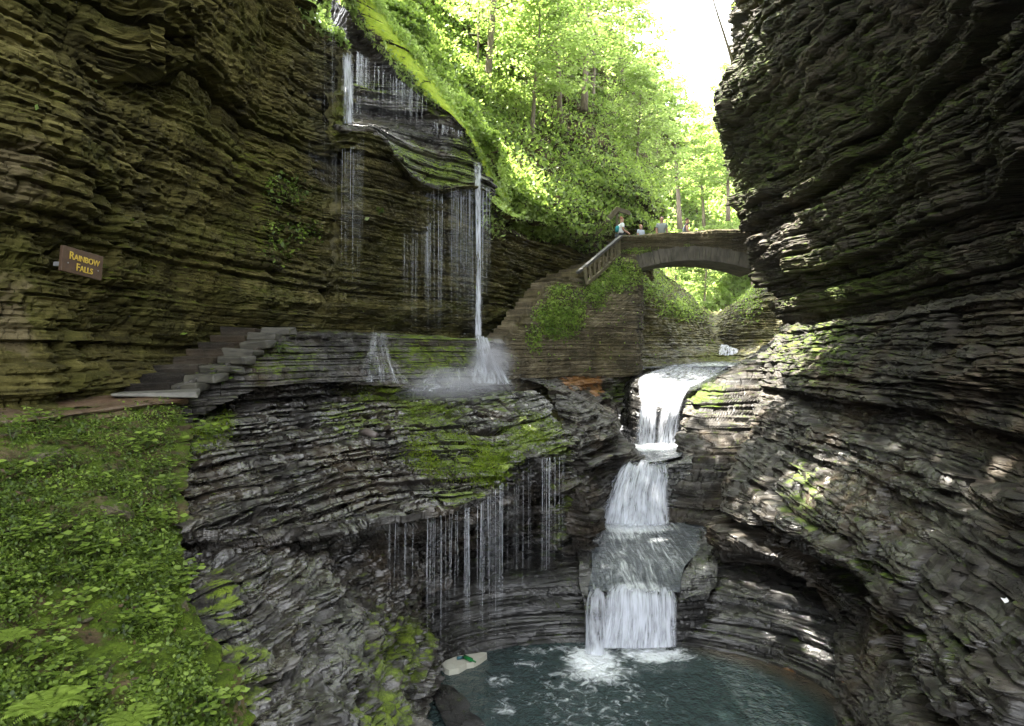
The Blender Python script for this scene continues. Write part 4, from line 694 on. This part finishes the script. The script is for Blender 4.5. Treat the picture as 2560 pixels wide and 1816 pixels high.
bt = MB(); c = Vector(onz(1060+1310/11.435, 1600+560/11.435, -5.46)); dv = Vector((.11, -.10, 0)); bt.tube([c-dv, c-dv*.98, c+dv*.25, c+dv*.5, c+dv], [.015, .04, .04, .016, .014], 10)
tag(bt.build('bottle', simple('green glass', (.01, .12, .03), .1, (.01, .09, .02)), smooth=True), 'green glass bottle lying on the pale slab', 'bottle')
bt = MB(); c = Vector(onz(1060+1025/11.435, 1600+515/11.435, -5.47)); bt.tube([c-Vector((.05, .02, 0)), c, c+Vector((.05, .02, 0))], [.025, .032, .02], 8)
tag(bt.build('debris', simple('dull teal metal', (.03, .10, .12), .4), smooth=True), 'small dark teal scrap on the pale slab left of the green bottle', 'debris')
Wd = [[(1060, 1700, 11.6), (1110, 1690, 11.9), (1160, 1700, 12.0)], [(1075, 1725, 11.0), (1130, 1715, 11.25), (1175, 1745, 11.2)], [(1100, 1780, 10.2), (1190, 1765, 10.6), (1240, 1800, 10.5)], [(1130, 1850, 9.5), (1240, 1830, 9.9), (1300, 1860, 9.9)], [(1160, 1950, 8.8), (1300, 1930, 9.2), (1370, 1950, 9.2)]]
o, _, _ = rock('boulder', Wd, 120, 140, M['dark'], [(.12, .8, .04, .4)], seed=171, rough=.04, basew=1, tagit=False); tag(o, 'smooth dark wet slab of rock slanting into the pool at its lower left', 'rock')
pp = MB(); pp.add([(0, 0, 0), (.11, .01, .02), (.12, .09, .035), (.05, .07, .03), (.0, .10, .02)], [(0, 1, 2, 3, 4)]); po = pp.build('scrap', simple('white scrap', (.7, .7, .68), .7)); po.location = Vector(at_surf(LO, 2500, 1517))+Vector((0, -.05, .05)); po.rotation_euler = (.5, .1, .3); po.scale = (.6, .6, .6)
tag(po, 'small white scrap lying on the right slope', 'litter')
dl = MB(); c = Vector(at_surf(TO, 905, 1090)); dl.tube([c+Vector((-.05, .1, .05)), c+Vector((.12, -.06, .09)), c+Vector((.35, -.3, .05))], [.07, .08, .06], 8)
tag(dl.build('driftwood', simple('wet grey driftwood', (.12, .10, .09), .4, (.06, .05, .045), 9, (1, 4, 4)), smooth=True), 'short piece of wet driftwood lying on the terrace', 'driftwood')
# shale chips lying on the ledges
def chips(name, O, N, count, smin, smax, label, w=None, mat=None):
    c, n = pick(O, N, count*3, w); k = n[:, 2] > .35; c, n = c[k][:count], n[k][:count]; m = len(c); s = (smin+(smax-smin)*rng.random(m)**2.5)[:, None]
    n = n*.5+np.array([0, 0, .6])+rng.normal(0, .22, c.shape); n /= np.linalg.norm(n, axis=1, keepdims=True); a = np.cross(n, rng.normal(0, 1, c.shape)); a /= np.linalg.norm(a, axis=1, keepdims=True); b = np.cross(n, a)
    ang = np.sort(rng.random((m, 5))*.9+np.arange(5), axis=1)/5*2*np.pi; rr_ = .35+.3*rng.random((m, 5)); base = c+n*s*.06
    ring = base[:, None]+(a[:, None]*np.cos(ang)[..., None]+b[:, None]*.65*np.sin(ang)[..., None])*(rr_[..., None]*s[:, None]); top = ring+(n*s*.09)[:, None]
    v = np.concatenate([ring, top], 1).reshape(-1, 3); o = np.arange(m)[:, None]*10; f = []
    for i in range(5): f.append(np.stack([o[:, 0]+i, o[:, 0]+(i+1) % 5, o[:, 0]+5+(i+1) % 5, o[:, 0]+5+i], 1))
    f.append(np.stack([o[:, 0]+5, o[:, 0]+6, o[:, 0]+7, o[:, 0]+8], 1)); f.append(np.stack([o[:, 0]+5, o[:, 0]+8, o[:, 0]+9, o[:, 0]+9], 1)[:, :])
    f = np.concatenate(f[:-1]+[np.stack([o[:, 0]+8, o[:, 0]+9, o[:, 0]+5, o[:, 0]+6], 1)])
    mk = np.zeros((len(v), 4)); mk[:, 3] = 1; mk[:, 1] = .6
    return tag(mesh_np(name, v, f, mat or M['grey'], None, False, {'mask': mk}), label, None, None, 'stuff')
chips('shale_rubble', LO, LN, 9000, .03, .22, 'loose shale flakes lying on the right slope', lambda x, y, O: 1+2.0*(y < 900)+1.5*(x > 2300)*(y > 1450))
chips('shale_rubble', TO, TN, 5000, .02, .12, 'loose wet shale flakes lying on the terrace', lambda x, y, O: 1.0*(y > 1050)*(x < 1150)+.1)
# ------------------------------------------------------------------ greenery
cover('hillside_plants', HO, HN, 120000, .20, M['leaf'], .55, .55, lambda x, y, O: (.25+1.5*np.clip(fbm(O, .22, 3, 5)+.45, 0, 1))*(1+2.2*np.clip(1-np.abs((y-300)-(x-1165)*1.5)/160, 0, 1)), .5, 'leafy undergrowth covering the hillside above the left cliff')
cover('valley_plants', FO, FN, 50000, .42, M['leafb'], .5, 1.5, None, .25, 'sunlit leaves covering the far valley side')
cover('ledge_plants', UO, UN, 5000, .13, M['leaf'], .5, .15, lambda x, y, O: ell(O, [(1630, 710, 45, 45, 1), (1700, 770, 55, 30, 1), (1760, 700, 60, 90, .5), (1870, 720, 40, 80, .6)])+.01, 1.0, 'bright plants on the ledges seen under the bridge')
cover('ridge_plants', KO, KN, 9000, .13, M['leafb'], .5, .22, lambda x, y, O: np.clip((x-(950+.75*(y-36)))/16+.4, 0, 1)+.5*np.clip((14-(x-(880+.93*(y-40))))/14, 0, 1)*(y > 40)+.8*(y < 50)*(x < 890)+.01, 1.0, 'bright leafy fringe along the mossy ridge')
cover('cliff_edge_plants', CO, CN, 5000, .14, M['leafb'], .4, .3, lambda x, y, O: ell(O, [(820, 30, 60, 60, 1), (862, 80, 30, 40, .8), (1240, 540, 40, 50, .6), (1330, 560, 90, 30, .5), (1480, 580, 60, 25, .6)])+1e-4, 1.0, 'leafy fringe along the top edge of the left cliff')
cover('cliff_plants', CO, CN, 1800, .10, M['leafn'], .4, .12, lambda x, y, O: ell(O, [(720, 480, 60, 40, .5), (760, 580, 50, 30, .6), (730, 460, 15, 12, 1), (950, 530, 12, 10, 1), (700, 600, 40, 60, .4)])+1e-4, 2.0, 'small ferns growing in cracks of the left cliff')
cover('wall_plants', WO, WN, 7000, .11, M['leaf'], .35, .16, lambda x, y, O: ell(O, [(1395, 800, 55, 45, 1), (1440, 770, 25, 40, .6), (1545, 690, 50, 35, 1), (1490, 730, 30, 40, .7), (1400, 730, 30, 20, .5), (1335, 850, 20, 30, .5)])+.006, 1.5, 'leafy plants rooted in the stone pier')
cover('bridge_plants', BO, normals(BO), 700, .10, M['leaf'], .5, .14, lambda x, y, O: ell(O, [(1600, 629, 50, 7, 1), (1720, 617, 14, 6, .8)])*(O[..., 1] < by+.1)+1e-6, 2.0, 'small plants growing from the bridge face')
cover('terrace_moss', TO, TN, 26000, .05, M['leafm'], .6, .03, lambda x, y, O: ell(O, [(1230, 1160, 70, 50, .9), (1130, 1130, 100, 60, .6), (1060, 1020, 90, 60, .7), (1330, 1080, 80, 45, .6), (1000, 980, 130, 25, .6), (500, 1060, 70, 60, .5)])*np.clip(fbm(O, 1.6, 3, 9)*2+.35, 0, 1)+1e-4, 2.0, 'tufts of moss on the terrace ledges', .35)
cover('bank_plants', GO, GN, 150000, .036, M['leafn'], .45, .07, lambda x, y, O: np.clip(fbm(O, 1.3, 4, 23)*3+.8, .04, 1)*(x < 440+np.maximum(0, y-1550)*.5), 2.5, 'low green plants covering the bank below the path', .7)
cover('bank_moss', GO, GN, 60000, .016, M['leafm'], .3, .025, lambda x, y, O: np.clip(fbm(O, .9, 4, 29)*2.4+.5, .02, 1), 3, 'moss sprigs on the stones of the bank', .35)
cover('bank_nettles', GO, GN, 6000, .052, M['leafn'], .5, .20, lambda x, y, O: np.clip(fbm(O, 1.0, 3, 41)*4-.1, 0, 1)**2*(x < 440+np.maximum(0, y-1550)*.5)+1e-4, 2.0, 'taller broad leaved plants standing in clumps on the bank', .55)
cover('dead_leaves', GO, GN, 1600, .05, simple('dead leaves', (.075, .045, .022), .8, (.03, .018, .01), 9), .5, .03, None, 2.0, 'brown dead leaves lying on the bank', .6)
cover('dead_leaves', LO, LN, 700, .07, simple('dry fallen leaves', (.16, .085, .04), .8, (.06, .035, .02), 9), .7, .02, lambda x, y, O: (x > 1990)*1.0+.02, 2.0, 'brown fallen leaves lying on the right slope', .6)
def stone_proto(k):
    bm = bmesh.new(); bmesh.ops.create_icosphere(bm, subdivisions=4, radius=.5); r_ = random.Random(k); pl = [(Vector((r_.gauss(0, 1), r_.gauss(0, 1), r_.gauss(0, 1))).normalized(), r_.uniform(.26, .42)) for _ in range(11)]
    for v in bm.verts:
        for nn, dd in pl:
            h = v.co.dot(nn)
            if h > dd: v.co -= nn*(h-dd)*.9
        v.co += v.co.normalized()*.03*math.sin(v.co.x*19+k)*math.sin(v.co.y*23)*math.sin(v.co.z*17)
    me = bpy.data.meshes.new('stone'); bm.to_mesh(me); bm.free(); at = me.attributes.new('mask', 'FLOAT_COLOR', 'POINT'); nv = len(me.vertices)
    a = np.zeros((nv, 4), np.float32); a[:, 3] = 1; z = np.array([v.co.z for v in me.vertices]); a[:, 0] = np.clip(z*1.1+.25, 0, .6); a[:, 1] = .5; at.data.foreach_set('color', a.ravel()); me.materials.append(M['masonry'])
    return me
stm = [stone_proto(k) for k in range(4)]
sp2, sn2 = pick(GO, GN, 18, lambda x, y, O: (x > 0)*(y > 1080)*(y < 1800)*(x < 500+np.maximum(0, y-1550)*.5)*1.0)
for i in range(18):
    o = link(bpy.data.objects.new('stone', stm[i % 4])); sz = random.uniform(.16, .42)*max(.7, sp2[i][1]/7); o.location = Vector(sp2[i])-Vector(sn2[i])*.22*sz; o.rotation_euler = (random.random()*.5, random.random()*.5, random.random()*6); o.scale = (sz*1.3, sz, sz*.7)
    tag(o, 'half mossy brown stone sticking out of the green bank', 'stone', 'stones in the planted bank')
def plant_proto():
    t = empty('leafy_plant', (0, 0, 0), 'broad leaved green plant growing on the bank below the path', 'plant', 'leafy plants on the bank'); mb = MB()
    c, a, n, s = [], [], [], []
    for k in range(4):
        an = k*1.7+random.random(); h = .10+.12*random.random(); tip = Vector((math.cos(an)*.12, math.sin(an)*.12, h)); mb.tube([(0, 0, -.03), tip*.5+Vector((0, 0, .03)), tip], [.004, .003, .002], 4)
        for j in range(6):
            f = .35+.65*j/5; p = tip*f; d = Vector((math.cos(an+2.4*j), math.sin(an+2.4*j), .1)); L = .045+.05*random.random()
            c.append(p+d*L*.55); a.append(d); n.append(Vector((random.gauss(0, .3), random.gauss(0, .3)-.25, 1))); s.append(L*1.25)
    mb.build('stem', simple('green stem', (.07, .11, .03), .6), t); leaf_mesh('foliage', np.array(c), np.array(a), np.array(n), np.array(s), M['leafn'], t, .62, np.clip(rng.random(len(c))*.5+.5, 0, 1)); return t
def dup(t, loc, rz=0, sc=1, label=None, group=None):
    r = t.copy(); SC.collection.objects.link(r); r.location = loc; r.rotation_euler[2] = rz; r.scale = (sc,)*3
    if label: r['label'] = label
    if group: r['group'] = group
    for ch in t.children:
        c = ch.copy(); SC.collection.objects.link(c); c.parent = r
    return r
protos = [plant_proto() for _ in range(3)]
gp, gn = pick(GO, GN, 150, lambda x, y, O: (x > 0)*(y > 1040)*(y < 1810)*(x < 470+np.maximum(0, y-1550)*.5)*1.0)
for i in range(150):
    loc = Vector(gp[i])+Vector(gn[i])*.03; sc = random.uniform(.4, 1.15)*max(.6, min(1.2, loc.y/7)); rz = random.uniform(0, 6.28)
    if i < 3: protos[i].location = loc; protos[i].scale = (sc,)*3; protos[i].rotation_euler[2] = rz
    else: dup(protos[i % 3], loc, rz, sc)
wallp = [(500, 1010), (525, 1100), (470, 1130), (455, 1180), (560, 960), (700, 880), (480, 1060)]
for i, (px, py) in enumerate(wallp): dup(protos[i % 3], Vector(at_surf(MO if py < 1000 else TO, px, py))+Vector((0, -.05, .03)), random.uniform(0, 6), 1.6, 'leafy green plant rooted beside the stone wall by the left stair', 'plants beside the left stair')
def fern(loc, sc, rz, label):
    t = empty('fern', loc, label, 'fern', None, rz); t.scale = (sc,)*3
    for k in range(9):
        an = k*.72+random.uniform(-.2, .2); L = .55*random.uniform(.8, 1.1); c, a, n, s = [], [], [], []
        for j in range(22):
            f = (j+1)/22; r_ = L*f*.85; z = L*(.75*f-.62*f*f); p = Vector((math.cos(an)*r_, math.sin(an)*r_, z)); d = Vector((math.cos(an), math.sin(an), .75-1.24*f)).normalized(); sd_ = Vector((-math.sin(an), math.cos(an), 0)); w = .15*math.sin(math.pi*min(1, f*.9+.1))**.8*(1.1-.6*f)+.012
            for g in (-1, 1):
                dd = (sd_*g+d*.45).normalized(); c.append(p+dd*w*.5); a.append(dd); n.append(Vector((0, 0, 1))+sd_*g*.25+Vector((random.gauss(0, .1), random.gauss(0, .1), 0))); s.append(w)
        leaf_mesh('frond', np.array(c), np.array(a), np.array(n), np.array(s), M['leafn'], t, .28, np.clip(rng.random(len(c))*.3+.65, 0, 1))
fern(V(120, 1790, 4.15)+Vector((0, 0, .03)), .58, .3, 'pale green fern in the bottom left corner of the bank')
fern(V(330, 1810, 4.6), .45, 1.3, 'small fern right of the pale corner fern')
fern(V(30, 1600, 5.0), .40, 2.0, 'small fern at the left edge halfway down the bank')
# ------------------------------------------------------------------ trees
def tree_proto(name, H, r0, label, group, lean=(0, 0), crown=(3.2, 3.0), nspray=60, lps=70, ls=.24, lmat='leafb', c0=.35, seed=0):
    rs = random.Random(seed); t = empty(name, (0, 0, 0), label, 'tree', group); mb = MB(); pts = []; N_ = 9
    for i in range(N_):
        f = i/(N_-1); pts.append(Vector((lean[0]*H*f+.12*math.sin(f*5+seed)*f, lean[1]*H*f+.1*math.cos(f*4+seed)*f, H*f-.4*(1-f))))
    mb.tube(pts, [r0*(1.25 if i == 0 else 1)*(1-.85*i/(N_-1)) for i in range(N_)], 9)
    cs, as_, ns, ss = [], [], [], []
    for k in range(nspray):
        f = c0+(1-c0)*((k+.5)/nspray); b = pts[min(int(f*(N_-1)), N_-2)].lerp(pts[min(int(f*(N_-1))+1, N_-1)], f*(N_-1)-int(f*(N_-1))) if f < 1 else pts[-1]
        an = k*2.4+rs.uniform(-.5, .5); reach = crown[0]*math.sin(math.pi*min(.97, .25+.72*(f-c0)/(1-c0)))*rs.uniform(.35, 1.1); e = b+Vector((math.cos(an)*reach, math.sin(an)*reach, reach*rs.uniform(-.05, .45)))
        mid = b.lerp(e, .5)+Vector((0, 0, .08*reach)); mb.tube([b, mid, e], [max(.012, r0*.28*(1-f*.7)), max(.009, r0*.15*(1-f*.7)), .006], 5)
        rad = rs.uniform(.6, 1.25)*crown[1]*.3; m = int(lps*rs.uniform(.6, 1.3)); rr_ = rad*np.sqrt(rng.random(m)); aa = rng.random(m)*6.283
        q = np.stack([rr_*np.cos(aa), rr_*np.sin(aa), rng.normal(0, .10*rad, m)-.12*rr_], 1)+np.array(e)*(1)+(np.array(mid)-np.array(e))*(rng.random(m)**2)[:, None]*.7
        cs.append(q); as_.append(np.stack([np.cos(aa), np.sin(aa), rng.normal(-.2, .3, m)], 1)); ns.append(np.stack([rng.normal(0, .45, m), rng.normal(0, .45, m), np.ones(m)], 1)); ss.append(ls*(.5+rng.random(m)))
    mb.build('trunk', M['bark'], t, smooth=True); leaf_mesh('crown', np.concatenate(cs), np.concatenate(as_), np.concatenate(ns), np.concatenate(ss), M[lmat], t, .7); return t
ta_ = tree_proto('leaning_tree', 15, .19, 'slim grey tree leaning right on the hillside above the upper fall', None, (.085, .02), (3.6, 3.4), 46, 70, .20, 'leafb', .30, 3); ta_.location = V(1213, 258, 31)
tb_ = tree_proto('thin_sapling', 9, .06, 'thin sapling standing just left of the slim leaning tree', None, (.0, .02), (2.0, 2.0), 26, 40, .17, 'leafb', .35, 5); tb_.location = V(1194, 262, 30.5)
lab = 'leafy bright green tree in the sunlit wood beyond the bridge'; grp = 'trees of the sunlit wood'
pr = [tree_proto('woodland_tree', 9+i*1.5, .14+.03*i, lab, grp, (.06-.06*i, .02), (3.2+.3*i, 3.2), 70, 80, .24, 'leafb', .25, 11+i) for i in range(3)]
wood = [(1330, 330, 32, .8), (1400, 300, 35, .9), (1460, 260, 40, 1.0), (1590, 430, 41, .7), (1290, 130, 40, .9), (1480, 330, 46, 1), (1560, 300, 52, 1.2), (1640, 420, 58, 1.0), (1430, 100, 46, 1.0), (1340, 40, 46, 1.0),
        (1640, 540, 48, .75), (1700, 560, 60, 1.1), (1760, 560, 68, 1.2), (1820, 540, 60, 1.1), (1880, 560, 64, 1.2), (1650, 480, 72, .8), (1735, 450, 82, .9), (1800, 440, 84, 1.2), (1880, 420, 84, 1.6), (1690, 760, 55, .55), (1760, 775, 58, .6), (1830, 760, 60, .8), (1880, 740, 56, .7), (1610, 610, 46, .5)]
for i, (px, py, d, s) in enumerate(wood):
    loc = V(px, py, d); 
    if i < 3: pr[i].location = loc; pr[i].scale = (s,)*3; pr[i].rotation_euler[2] = i*2.1
    else: dup(pr[i % 3], loc, i*1.7, s)
sp_ = tree_proto('bare_sapling', 4.2, .07, 'thin bare sapling leaning over the rim of the right cliff', None, (-.35, -.1), (.9, .8), 9, 14, .12, 'leaf', .5, 21); sp_.location = V(1838, 160, 28)
ov = tree_proto('rim_tree', 11, .22, 'tall leafy tree on the cliff rim spreading over the gorge', 'trees on the gorge rim', (.24, .0), (4.4, 4.6), 64, 80, .34, 'leaf', .25, 31)
rim = [(-6.8, 22.5, 12.6, .8, 0), (-8.5, 26, 15.5, .8, .2), (-7.6, 17.5, 9.6, .8, .1), (-6.8, 8.5, 13.2, 1, .1), (-6.6, 12.2, 13.0, 1.02, -.1), (-6.6, 15.0, 9.4, 1.0, .15), (-7.0, 5, 13.2, 1, 0),
       (8.6, 11, 12.2, 1, 3.2), (8.6, 15, 12.0, 1, 3.0), (9.2, 19, 11.8, 1, 3.3), (8.8, 7, 12.3, .9, 3.1), (8.9, 12.8, 12.1, 1.06, 3.15), (9.0, 16.8, 12, 1.15, 3.1), (9.6, 19.8, 11.7, 1.06, 3.2), (8.8, 9.3, 12.3, 1.15, 3.2)]
for i, (x, y, z, s, a) in enumerate(rim):
    if i == 0: ov.location = (x, y, z)
    else: dup(ov, (x, y, z), a, s).rotation_euler[1] = (.62 if s > 1.05 else .25) if x > 0 else 0
# ------------------------------------------------------------------ mist where the falls land
def mist(loc, size, dens, label):
    t = NT('mist'); p = t.n('ShaderNodeTexCoord').outputs['Object']; L = t.n('ShaderNodeVectorMath', {0: p}, operation='LENGTH').outputs['Value']
    fo_ = t.step(L, 1.0, .1); d = t.math('MULTIPLY', t.math('MULTIPLY', t.math('MULTIPLY', fo_, fo_), t.math('MULTIPLY', fo_, t.step(t.noise(2.2, 3, p, .6), .25, .65))), dens*1.5)
    v = t.n('ShaderNodeVolumePrincipled', {'Color': (.95, .96, .98, 1), 'Density': d}); t.t.links.new(v.outputs[0], t.out.inputs['Volume'])
    bm = bmesh.new(); bmesh.ops.create_icosphere(bm, subdivisions=3, radius=1.0); me = bpy.data.meshes.new('mist'); bm.to_mesh(me); bm.free(); me.materials.append(t.m)
    o = link(bpy.data.objects.new('mist', me)); o.location = loc; o.scale = size; tag(o, label, None, None, 'stuff')
mist(V(1225, 905, 19.2), (1.15, 1.0, 1.2), 2.0, 'spray where the tall waterfall hits the stone wall')
mist(V(1130, 965, 17.6), (2.6, 1.2, .9), 1.0, 'spray drifting over the top of the terrace')
mist(V(1480, 1640, 12.2), (.8, .5, .25), .6, 'spray at the foot of the lowest cascade')


# ------------------------------------------------------------------ thin haze added in place of backlight bloom
t = NT('bloom haze'); v = t.n('ShaderNodeVolumePrincipled', {'Color': (.97, .97, .95, 1), 'Density': .00025, 'Anisotropy': .6}); t.t.links.new(v.outputs[0], t.out.inputs['Volume'])
hb = MB(); hb.box((0, 52, 12), 130, 128, 44); ho = hb.build('haze', t.m); tag(ho, 'thin haze added for backlight bloom in the gorge', None, None, 'stuff')
